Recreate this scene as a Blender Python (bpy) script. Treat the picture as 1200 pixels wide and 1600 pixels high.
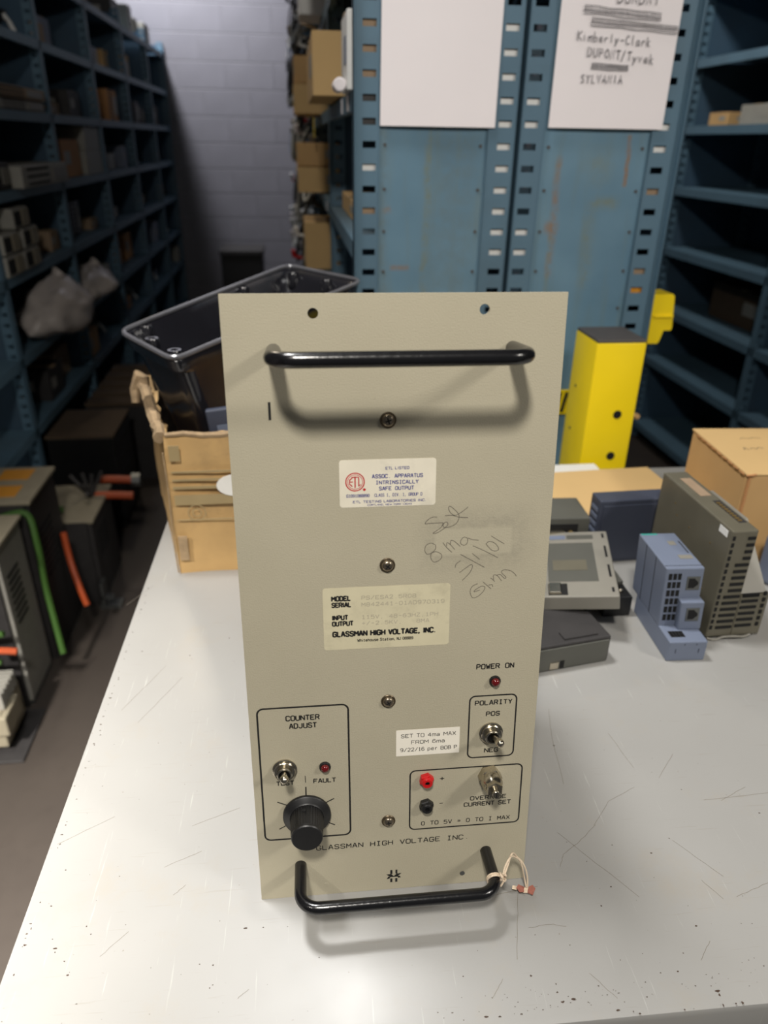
import bpy, bmesh, math, random
from mathutils import Vector, Matrix, noise
D = bpy.data; SC = bpy.context.scene; COL = SC.collection
for o in list(D.objects): D.objects.remove(o)
random.seed(7)
PI = math.pi

# ------------------------------------------------------------------ camera
cd = D.cameras.new('camera'); cam = D.objects.new('camera', cd); COL.objects.link(cam); SC.camera = cam
cd.sensor_fit = 'HORIZONTAL'; cd.sensor_width = 36.0; cd.lens = 34.2; cd.clip_start = .05
RC = Matrix(((0.9930965694, 0.0397597552, -0.1103556334), (-0.1163743172, 0.4519008693, -0.8844448104), (0.0147044975, 0.8911816685, 0.4534082173)))
M = RC.to_4x4(); M.translation = Vector((0, 0, 1.46348)); cam.matrix_world = M
cd.dof.use_dof = True; cd.dof.focus_distance = 0.60; cd.dof.aperture_fstop = 7.2

# ------------------------------------------------------------------ world, lamps, exposure
W = D.worlds.new('world'); SC.world = W; W.use_nodes = True
bg = W.node_tree.nodes['Background']; bg.inputs[0].default_value = (0.95, 0.97, 1.0, 1); bg.inputs[1].default_value = 0.10
def lamp(name, loc, target, size, power, col=(1, .95, .88), spread=180, size_y=None):
    l = D.lights.new(name, 'AREA'); l.energy = power; l.color = col; l.size = size; l.spread = math.radians(spread)
    if size_y: l.shape = 'RECTANGLE'; l.size_y = size_y
    o = D.objects.new(name, l); COL.objects.link(o); o.location = loc
    o.rotation_euler = (Vector(target) - Vector(loc)).to_track_quat('-Z', 'Y').to_euler()
    return o
lamp('bench_lamp', (-.20, -0.50, 2.60), (0.10, .6, .9), 0.16, 18.5, (1, .95, .875), 150)
lamp('side_lamp', (2.1, -0.85, 2.85), (0.2, .5, .9), 0.35, 22, (1, .95, .875), 150)
lamp('row_lamp', (-.45, 0.98, 3.4), (.1, .7, .9), 0.36, 8.6, (1, .985, .965), 70)
lamp('left_aisle_lamp', (-1.18, 4.21, 3.5), (-.3, 1.5, .9), 0.30, 10, (1, .86, .68), 120)
lamp('rack_lamp', (1.15, 2.95, 2.75), (1.9, 3.4, 1.7), 0.2, 8, (1, .96, .9), 130)
lamp('floor_fill_light', (-1.3, -.6, 2.5), (-.75, .70, 0), 0.2, 34, (1, .95, .88), 48)  # added light with no known fixture, brightens the near floor
lamp('end_wall_lamp', (-1.36, 6.3, 3.6), (-.35, 7.3, 2.5), 0.4, 98, (.97, .97, 1), 150)
SC.view_settings.view_transform = 'Standard'; SC.view_settings.look = 'None'
SC.view_settings.exposure = 0.0; SC.view_settings.gamma = 1.0; SC.view_settings.use_curve_mapping = False

# ------------------------------------------------------------------ materials
def lin(r, g, b):
    f = lambda c: (c / 255 / 12.92) if c <= 10 else ((c / 255 + .055) / 1.055) ** 2.4
    return (f(r), f(g), f(b), 1)
class NT:
    def __init__(s, m): s.t = m.node_tree; s.n = s.t.nodes; s.l = s.t.links
    def new(s, k, **kw):
        n = s.n.new(k)
        for a, v in kw.items():
            if a in n.inputs: n.inputs[a].default_value = v
            else: setattr(n, a, v)
        return n
    def ln(s, a, b): s.l.new(a, b)
    def math(s, op, a, b=0.0, clamp=False):
        n = s.n.new('ShaderNodeMath'); n.operation = op; n.use_clamp = clamp
        for i, v in enumerate((a, b)):
            if isinstance(v, (int, float)): n.inputs[i].default_value = v
            else: s.ln(v, n.inputs[i])
        return n.outputs[0]
    def mix(s, fac, a, b, bt='MIX'):
        n = s.n.new('ShaderNodeMix'); n.data_type = 'RGBA'; n.blend_type = bt
        for i, v in ((0, fac), (6, a), (7, b)):
            if isinstance(v, (int, float, tuple)): n.inputs[i].default_value = v
            else: s.ln(v, n.inputs[i])
        return n.outputs[2]
    def noise(s, co, scale, detail=3, rough=.5):
        n = s.new('ShaderNodeTexNoise'); n.inputs['Scale'].default_value = scale; n.inputs['Detail'].default_value = detail; n.inputs['Roughness'].default_value = rough
        s.ln(co, n.inputs['Vector']); return n.outputs['Fac']
    def ramp(s, v, a, b):
        n = s.n.new('ShaderNodeMapRange'); n.inputs[1].default_value = a; n.inputs[2].default_value = b
        s.ln(v, n.inputs[0]); return n.outputs[0]
def mat(name, col, rough=.5, metal=0.0, var=.08, nscale=30, bump=0.0, bscale=300, spec=.5, emis=None, trans=0, coat=0, dirt=0):
    m = D.materials.new(name); m.use_nodes = True; t = NT(m); b = t.n['Principled BSDF']
    co = t.new('ShaderNodeTexCoord').outputs['Object']
    f = t.noise(co, nscale, 4)
    c2 = tuple(max(0, x * (1 - var * 2)) for x in col[:3]) + (1,)
    c3 = tuple(min(1, x * (1 + var)) for x in col[:3]) + (1,)
    c = t.mix(f, c2, c3)
    if dirt:
        g = t.ramp(t.noise(co, nscale * .35, 6, .7), .52, .75)
        c = t.mix(t.math('MULTIPLY', g, dirt), c, (.05, .04, .03, 1))
    t.ln(c, b.inputs['Base Color'])
    b.inputs['Roughness'].default_value = rough; b.inputs['Metallic'].default_value = metal
    b.inputs['Specular IOR Level'].default_value = spec; b.inputs['Transmission Weight'].default_value = trans; b.inputs['Coat Weight'].default_value = coat
    if bump:
        bn = t.new('ShaderNodeBump'); bn.inputs['Strength'].default_value = bump; bn.inputs['Distance'].default_value = .001
        t.ln(t.noise(co, bscale, 3), bn.inputs['Height']); t.ln(bn.outputs[0], b.inputs['Normal'])
    return m
def boxmask(t, sx, sz, x0, x1, z0, z1, soft, wob=None):
    def edge(v, a, c):
        p = t.ramp(v, a - soft, a + soft); q = t.ramp(v, c + soft, c - soft)
        return t.math('MULTIPLY', p, q)
    if wob is not None: sx = t.math('ADD', sx, wob)
    return t.math('MULTIPLY', edge(sx, x0, x1), edge(sz, z0, z1))
def blue_panel_mat(name, marks):
    m = D.materials.new(name); m.use_nodes = True; t = NT(m); b = t.n['Principled BSDF']
    co = t.new('ShaderNodeTexCoord').outputs['Object']; sp = t.new('ShaderNodeSeparateXYZ'); t.ln(co, sp.inputs[0])
    x, z = sp.outputs[0], sp.outputs[2]
    c = t.mix(t.ramp(t.noise(co, 5, 4), .35, .65), lin(88, 120, 140), lin(104, 136, 155))
    mp = t.new('ShaderNodeMapping'); mp.inputs['Scale'].default_value = (14, 14, 1.6); t.ln(co, mp.inputs[0])
    c = t.mix(t.math('MULTIPLY', t.ramp(t.noise(mp.outputs[0], 3, 5), .5, .78), .5), c, lin(104, 118, 112))
    wob = t.math('MULTIPLY', t.math('SUBTRACT', t.noise(co, 14, 4), .5), .022)
    patch = t.ramp(t.noise(co, 45, 5, .7), .32, .62)
    for (x0, x1, z0, z1, s, a, col) in marks:
        k = t.math('MULTIPLY', boxmask(t, x, z, x0, x1, z0, z1, s, wob), a)
        c = t.mix(t.math('MULTIPLY', k, patch), c, col)
    t.ln(c, b.inputs['Base Color']); b.inputs['Roughness'].default_value = .55; b.inputs['Specular IOR Level'].default_value = .35
    return m
RUST, OCH, GRM = lin(136, 100, 58), lin(118, 118, 84), lin(98, 106, 100)
MT = dict(
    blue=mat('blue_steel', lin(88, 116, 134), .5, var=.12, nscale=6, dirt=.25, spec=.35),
    blue_shade=mat('blue_steel_shade', lin(62, 86, 106), .6, var=.15, nscale=5, dirt=.3, spec=.3),  # darker copy of the blue, shade inside the racks put into it
    endL=blue_panel_mat('blue_end_left', [(.256, .264, 1.16, 1.50, .006, .75, OCH), (.19, .23, 1.235, 1.242, .004, .8, RUST), (.165, .185, 1.1, 1.5, .006, .4, GRM), (.27, .36, 1.15, 1.5, .03, .35, GRM), (.178, .19, 1.34, 1.35, .004, .7, RUST)]),
    endR=blue_panel_mat('blue_end_right', [(.512, .520, 1.22, 1.44, .006, .95, RUST), (.503, .524, 1.305, 1.325, .007, 1.0, RUST), (.512, .517, 1.1, 1.3, .005, .7, OCH), (.648, .654, 1.39, 1.48, .003, 1.0, RUST), (.59, .645, 1.35, 1.37, .008, .55, OCH), (.585, .60, 1.2, 1.36, .01, .55, OCH), (.57, .62, 1.40, 1.45, .02, .4, OCH)]),
    steel=mat('nickel', lin(190, 182, 165), .22, 1.0, var=.1, nscale=200),
    zinc=mat('zinc_grey', lin(120, 122, 120), .45, .8, var=.2),
    black_tube=mat('black_enamel', lin(16, 16, 18), .22, 0, var=.2, nscale=60, spec=.6, bump=.15, bscale=250),
    black=mat('black_plastic', lin(24, 24, 25), .42, var=.2),
    blackgloss=mat('black_gloss_plastic', lin(26, 26, 31), .2, var=.3, nscale=12, spec=.8, bump=.5, bscale=40),
    ink=mat('black_ink', lin(18, 17, 16), .7, var=0), inkblue=mat('blue_ink', lin(58, 62, 130), .7, var=.1), inkred=mat('red_ink', lin(190, 30, 34), .6, var=.1),
    inkgrey=mat('faded_dot_ink', lin(178, 170, 148), .7, var=.12), pencil=mat('pencil', lin(96, 90, 80), .6, var=.3, nscale=400), marker=mat('marker', lin(62, 58, 66), .7, var=.5, nscale=90), 
    sticker=mat('cream_sticker', lin(226, 219, 200), .45, var=.06, nscale=60, dirt=.22), plate=mat('yellowed_sticker', lin(208, 200, 170), .45, var=.06, nscale=50, dirt=.3), tape=mat('white_tape', lin(240, 234, 220), .4, var=.03),
    red=mat('red_plastic', lin(196, 28, 30), .28, var=.1), led=mat('red_lens', lin(96, 12, 16), .12, var=.1, spec=.8), 
    yellow=mat('yellow_paint', lin(242, 212, 18), .38, var=.05, nscale=8), cap=mat('dark_cap', lin(72, 68, 66), .6, var=.15),
    paper=mat('paper', lin(236, 230, 232), .8, var=.02, nscale=8), white=mat('white_plastic', lin(225, 225, 222), .5, var=.04),
    card=mat('cardboard', lin(196, 158, 106), .75, var=.08, nscale=12), card2=mat('pale_cardboard', lin(206, 172, 118), .75, var=.06, nscale=9), card3=mat('brown_carton', lin(186, 134, 86), .8, var=.12, nscale=12, dirt=.2),
    tornedge=mat('torn_cardboard', lin(170, 145, 112), .9, var=.3, nscale=90),
    plcblue=mat('blue_grey_plastic', lin(108, 117, 136), .5, var=.05), plcdark=mat('dark_blue_grey_plastic', lin(62, 67, 82), .5, var=.08, nscale=15),
    plcgrey=mat('charcoal_plastic', lin(82, 82, 76), .5, var=.1, nscale=20), plclight=mat('mid_grey_plastic', lin(128, 125, 116), .5, var=.06), olive=mat('olive_grey_plastic', lin(98, 94, 80), .45, var=.12, nscale=25),
    teal=mat('teal_print', lin(60, 150, 140), .5), hole=mat('dark_opening', lin(9, 9, 10), .9, var=0), gold=mat('brass_contact', lin(190, 160, 100), .35, .8),
    grey=mat('grey_plastic', lin(150, 148, 140), .6, var=.1), tan=mat('tan_box', lin(150, 128, 104), .8, var=.12), beige=mat('beige_plastic', lin(146, 138, 118), .6, var=.1),
    dkgrey=mat('dark_grey_plastic', lin(50, 48, 48), .6, var=.2), orange=mat('orange_plastic', lin(176, 74, 30), .5, var=.08), green=mat('green_cable', lin(62, 98, 38), .5, var=.1), orsq=mat('orange_label', lin(206, 140, 30), .6), 
    string=mat('cotton_string', lin(226, 206, 180), .9, var=.15, nscale=400, bump=.5, bscale=900), scrap=mat('red_brown_scrap', lin(158, 96, 80), .8, var=.25, nscale=300), 
    mortar=mat('mortar', lin(134, 133, 138), .8, var=.05), block=mat('painted_block', lin(112, 111, 118), .55, var=.1, nscale=4, bump=.4, bscale=60),  # mortar paled: light on the dusty joint ledges put into its colour
    ceil=mat('ceiling_paint', lin(90, 90, 92), .9), wallp=mat('wall_paint', lin(110, 110, 114), .8), scratch=mat('scratch_metal', lin(124, 117, 106), .5, var=.2, nscale=200), chip=mat('chipped_metal', lin(70, 52, 40), .7, var=.3, nscale=300),
    darkcard=mat('dark_cardboard', lin(84, 68, 50), .85, var=.15), tubrim_glint=mat('tub_rim_highlight', lin(92, 92, 96), .22, var=.15, nscale=40, spec=.8), cardworn=mat('worn_cardboard', lin(196, 160, 106), .7, var=.16, nscale=18, dirt=.45),  # tub rim: glossy highlight put into a lighter grey
    wrap=mat('print_green', lin(164, 144, 104), .7, var=.1), whitetear=mat('white_tear', lin(240, 238, 232), .7), screw=mat('screw_head', lin(150, 138, 120), .3, .9, var=.25, nscale=300), washer=mat('washer_ring', lin(110, 98, 80), .4, .8, var=.2),
)
# clear bag
m = mat('clear_bag', lin(205, 196, 190), .35, var=.06, bump=.8, bscale=18); m.node_tree.nodes['Principled BSDF'].inputs['Alpha'].default_value = .82; MT['bag'] = m
# warehouse floor
m = D.materials.new('sealed_concrete'); m.use_nodes = True; t = NT(m); b = t.n['Principled BSDF']; co = t.new('ShaderNodeTexCoord').outputs['Object']
c = t.mix(t.noise(co, 2.5, 6, .6), lin(46, 40, 36), lin(68, 61, 55)); c = t.mix(t.math('MULTIPLY', t.ramp(t.noise(co, 22, 6, .7), .5, .8), .35), c, lin(44, 37, 32))
t.ln(c, b.inputs['Base Color']); b.inputs['Roughness'].default_value = .6; MT['floor'] = m
# bench paint
m = D.materials.new('worn_grey_bench_paint'); m.use_nodes = True; t = NT(m); b = t.n['Principled BSDF']; co = t.new('ShaderNodeTexCoord').outputs['Object']
c = t.mix(t.noise(co, 6, 5), lin(141, 140, 137), lin(153, 152, 149))
c = t.mix(t.math('MULTIPLY', t.ramp(t.noise(co, 11, 6, .75), .56, .75), .4), c, lin(150, 142, 128))
mp = t.new('ShaderNodeMapping'); mp.inputs['Scale'].default_value = (5, 90, 1); mp.inputs['Rotation'].default_value = (0, 0, .7); t.ln(co, mp.inputs[0])
c = t.mix(t.math('MULTIPLY', t.ramp(t.noise(mp.outputs[0], 5, 4), .66, .74), .35), c, lin(134, 129, 120))
mp2 = t.new('ShaderNodeMapping'); mp2.inputs['Scale'].default_value = (90, 4, 1); mp2.inputs['Rotation'].default_value = (0, 0, -.45); t.ln(co, mp2.inputs[0])
c = t.mix(t.math('MULTIPLY', t.ramp(t.noise(mp2.outputs[0], 4, 4), .68, .76), .4), c, lin(190, 190, 186))
c = t.mix(t.math('MULTIPLY', t.ramp(t.noise(co, 260, 2), .74, .8), .6), c, lin(110, 98, 84))
t.ln(c, b.inputs['Base Color']); b.inputs['Specular IOR Level'].default_value = .5
r = t.math('ADD', t.math('MULTIPLY', t.noise(co, 9, 4), .24), .24); t.ln(r, b.inputs['Roughness']); MT['bench'] = m
# instrument panel paint (textured putty grey, with the smudge round a removed sticker)
m = D.materials.new('putty_panel_paint'); m.use_nodes = True; t = NT(m); b = t.n['Principled BSDF']; co = t.new('ShaderNodeTexCoord').outputs['Object']
sp = t.new('ShaderNodeSeparateXYZ'); t.ln(co, sp.inputs[0]); x, y = sp.outputs[0], sp.outputs[1]
c = t.mix(t.noise(co, 18, 4), lin(170, 163, 142), lin(178, 171, 150))
wob = t.math('MULTIPLY', t.math('SUBTRACT', t.noise(co, 70, 4), .5), .016)
sm = boxmask(t, x, y, .131, .206, .294, .334, .009, wob); ghost = boxmask(t, x, y, .1385, .1945, .3025, .3225, .0012)
sm = t.math('MULTIPLY', t.math('MULTIPLY', sm, t.math('SUBTRACT', 1.0, ghost)), t.ramp(t.noise(co, 160, 5, .8), .3, .8))
c = t.mix(t.math('MULTIPLY', sm, .5), c, lin(112, 108, 100)); c = t.mix(t.math('MULTIPLY', ghost, .15), c, lin(184, 178, 158))
sp2 = t.ramp(t.noise(co, 420, 2), .76, .80); c = t.mix(t.math('MULTIPLY', sp2, .5), c, lin(90, 78, 60))
t.ln(c, b.inputs['Base Color']); b.inputs['Roughness'].default_value = .48; b.inputs['Specular IOR Level'].default_value = .3
bn = t.new('ShaderNodeBump'); bn.inputs['Strength'].default_value = .35; bn.inputs['Distance'].default_value = .0006; t.ln(t.noise(co, 900, 3), bn.inputs['Height']); t.ln(bn.outputs[0], b.inputs['Normal']); MT['panel'] = m

# ------------------------------------------------------------------ helpers
JOINED = {'vents', 'edge_vents', 'rivets', 'pins', 'terminals', 'seams', 'latch_slots', 'side_ribs', 'edge_slots', 'slots', 'scuffs', 'pen_marks', 'jack_screws', 'dial_ticks', 'printed_bands', 'cables', 'leads', 'ribs', 'stripes', 'rating_print'}
class MB:
    def __init__(s): s.v = []; s.f = []
    def add(s, vs, fs):
        k = len(s.v); s.v += [tuple(p) for p in vs]; s.f += [tuple(i + k for i in f) for f in fs]; return s
    def box(s, x0, x1, y0, y1, z0, z1, ch=0.0, T=None):
        if x0 > x1: x0, x1 = x1, x0
        if y0 > y1: y0, y1 = y1, y0
        if z0 > z1: z0, z1 = z1, z0
        if not ch:
            v = [(x, y, z) for x in (x0, x1) for y in (y0, y1) for z in (z0, z1)]
            f = [(0, 1, 3, 2), (4, 6, 7, 5), (0, 4, 5, 1), (2, 3, 7, 6), (0, 2, 6, 4), (1, 5, 7, 3)]
        else:
            bm = bmesh.new(); bmesh.ops.create_cube(bm, size=1)
            for q in bm.verts: q.co = ((x0 + x1) / 2 + q.co.x * (x1 - x0), (y0 + y1) / 2 + q.co.y * (y1 - y0), (z0 + z1) / 2 + q.co.z * (z1 - z0))
            bmesh.ops.bevel(bm, geom=list(bm.edges), offset=ch, segments=2, affect='EDGES', profile=.5)
            bm.verts.index_update(); v = [tuple(q.co) for q in bm.verts]; f = [tuple(q.index for q in g.verts) for g in bm.faces]; bm.free()
        if T is not None: v = [tuple(T @ Vector(p)) for p in v]
        return s.add(v, f)
    def lathe(s, prof, n=32, T=None, capa=True, capb=True):   # prof: (r, z)
        v = []; f = []
        for r, z in prof:
            for i in range(n): a = 2 * PI * i / n; v.append((r * math.cos(a), r * math.sin(a), z))
        for j in range(len(prof) - 1):
            for i in range(n): i2 = (i + 1) % n; f.append((j * n + i, j * n + i2, (j + 1) * n + i2, (j + 1) * n + i))
        if capa: f.append(tuple(range(n - 1, -1, -1)))
        if capb: k = (len(prof) - 1) * n; f.append(tuple(range(k, k + n)))
        if T is not None: v = [tuple(T @ Vector(p)) for p in v]
        return s.add(v, f)
    def tube(s, pts, r, n=12, closed=False):
        P = [Vector(p) for p in pts]; m = len(P); v = []; f = []
        up = None
        for i, p in enumerate(P):
            a = P[(i - 1) % m] if (closed or i > 0) else p; c = P[(i + 1) % m] if (closed or i < m - 1) else p
            d = (c - a).normalized()
            if up is None: up = d.orthogonal().normalized()
            up = (up - d * up.dot(d)).normalized(); sd = d.cross(up)
            rr = r[i] if isinstance(r, (list, tuple)) else r
            for k in range(n): t_ = 2 * PI * k / n; v.append(tuple(p + (up * math.cos(t_) + sd * math.sin(t_)) * rr))
        for i in range(m if closed else m - 1):
            j = (i + 1) % m
            for k in range(n): k2 = (k + 1) % n; f.append((i * n + k, i * n + k2, j * n + k2, j * n + k))
        if not closed: f.append(tuple(range(n - 1, -1, -1))); f.append(tuple(range((m - 1) * n, m * n)))
        return s.add(v, f)
    def prism(s, poly, h0, h1, T=None):        # poly in xy, extruded in z
        n = len(poly); v = [(x, y, h0) for x, y in poly] + [(x, y, h1) for x, y in poly]
        f = [tuple(range(n - 1, -1, -1)), tuple(range(n, 2 * n))] + [(i, (i + 1) % n, (i + 1) % n + n, i + n) for i in range(n)]
        if T is not None: v = [tuple(T @ Vector(p)) for p in v]
        return s.add(v, f)
    def mesh(s, name, smooth=False):
        me = D.meshes.new(name); me.from_pydata(s.v, [], s.f); me.validate()
        bm = bmesh.new(); bm.from_mesh(me); bmesh.ops.recalc_face_normals(bm, faces=bm.faces); bm.to_mesh(me); bm.free()
        if smooth:
            for p in me.polygons: p.use_smooth = True
            me.set_sharp_from_angle(angle=math.radians(38))
        return me
    def build(s, name, m, parent=None, smooth=False):
        me = s.mesh(name, smooth); me.materials.append(MT[m] if isinstance(m, str) else m)
        o = link(name, me, parent)
        if name in JOINED: o['kind'] = 'stuff'
        return o
def link(name, me, parent=None):
    o = D.objects.new(name, me); COL.objects.link(o)
    if parent: o.parent = parent
    return o
def bx(name, m, parent, *a, ch=0.0, T=None): return MB().box(*a, ch=ch, T=T).build(name, m, parent)
def tag(o, label=None, cat=None, group=None, kind=None):
    if label: o['label'] = label
    if cat: o['category'] = cat
    if group: o['group'] = group
    if kind: o['kind'] = kind
    return o
def thing(name, label, cat, loc=(0, 0, 0), rz=0, group=None):
    o = D.objects.new(name, None); COL.objects.link(o); o.location = loc; o.rotation_euler = (0, 0, rz); o.empty_display_size = .05
    return tag(o, label, cat, group)
def copy_tree(root):
    r = root.copy(); COL.objects.link(r)
    for c in root.children:
        d = c.copy(); COL.objects.link(d); d.parent = r
        for g in c.children: e = g.copy(); COL.objects.link(e); e.parent = d
    return r
DG = None
def curve_mesh(cu):
    o = D.objects.new('tmp_curve', cu); COL.objects.link(o); bpy.context.view_layer.update()
    dg = bpy.context.evaluated_depsgraph_get(); me = D.meshes.new_from_object(o.evaluated_get(dg))
    D.objects.remove(o); D.curves.remove(cu); return me
def shape2d(loops, thick=0.0):      # filled 2D outline with holes -> (verts, faces), metres
    cu = D.curves.new('outline', 'CURVE'); cu.dimensions = '2D'; cu.fill_mode = 'BOTH'; cu.extrude = thick / 2
    for lp in loops:
        s = cu.splines.new('POLY'); s.points.add(len(lp) - 1); s.use_cyclic_u = True
        for p, (x, y) in zip(s.points, lp): p.co = (x, y, 0, 1)
    me = curve_mesh(cu); r = ([tuple(v.co) for v in me.vertices], [tuple(p.vertices) for p in me.polygons]); D.meshes.remove(me); return r
def rrect(x0, x1, y0, y1, r, n=5):
    out = []
    for cx, cy, a0 in ((x1 - r, y1 - r, 0), (x0 + r, y1 - r, 90), (x0 + r, y0 + r, 180), (x1 - r, y0 + r, 270)):
        for i in range(n + 1): a = math.radians(a0 + 90 * i / n); out.append((cx + r * math.cos(a), cy + r * math.sin(a)))
    return out
def circ(cx, cy, r, n=24): return [(cx + r * math.cos(2 * PI * i / n), cy + r * math.sin(2 * PI * i / n)) for i in range(n)]
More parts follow.
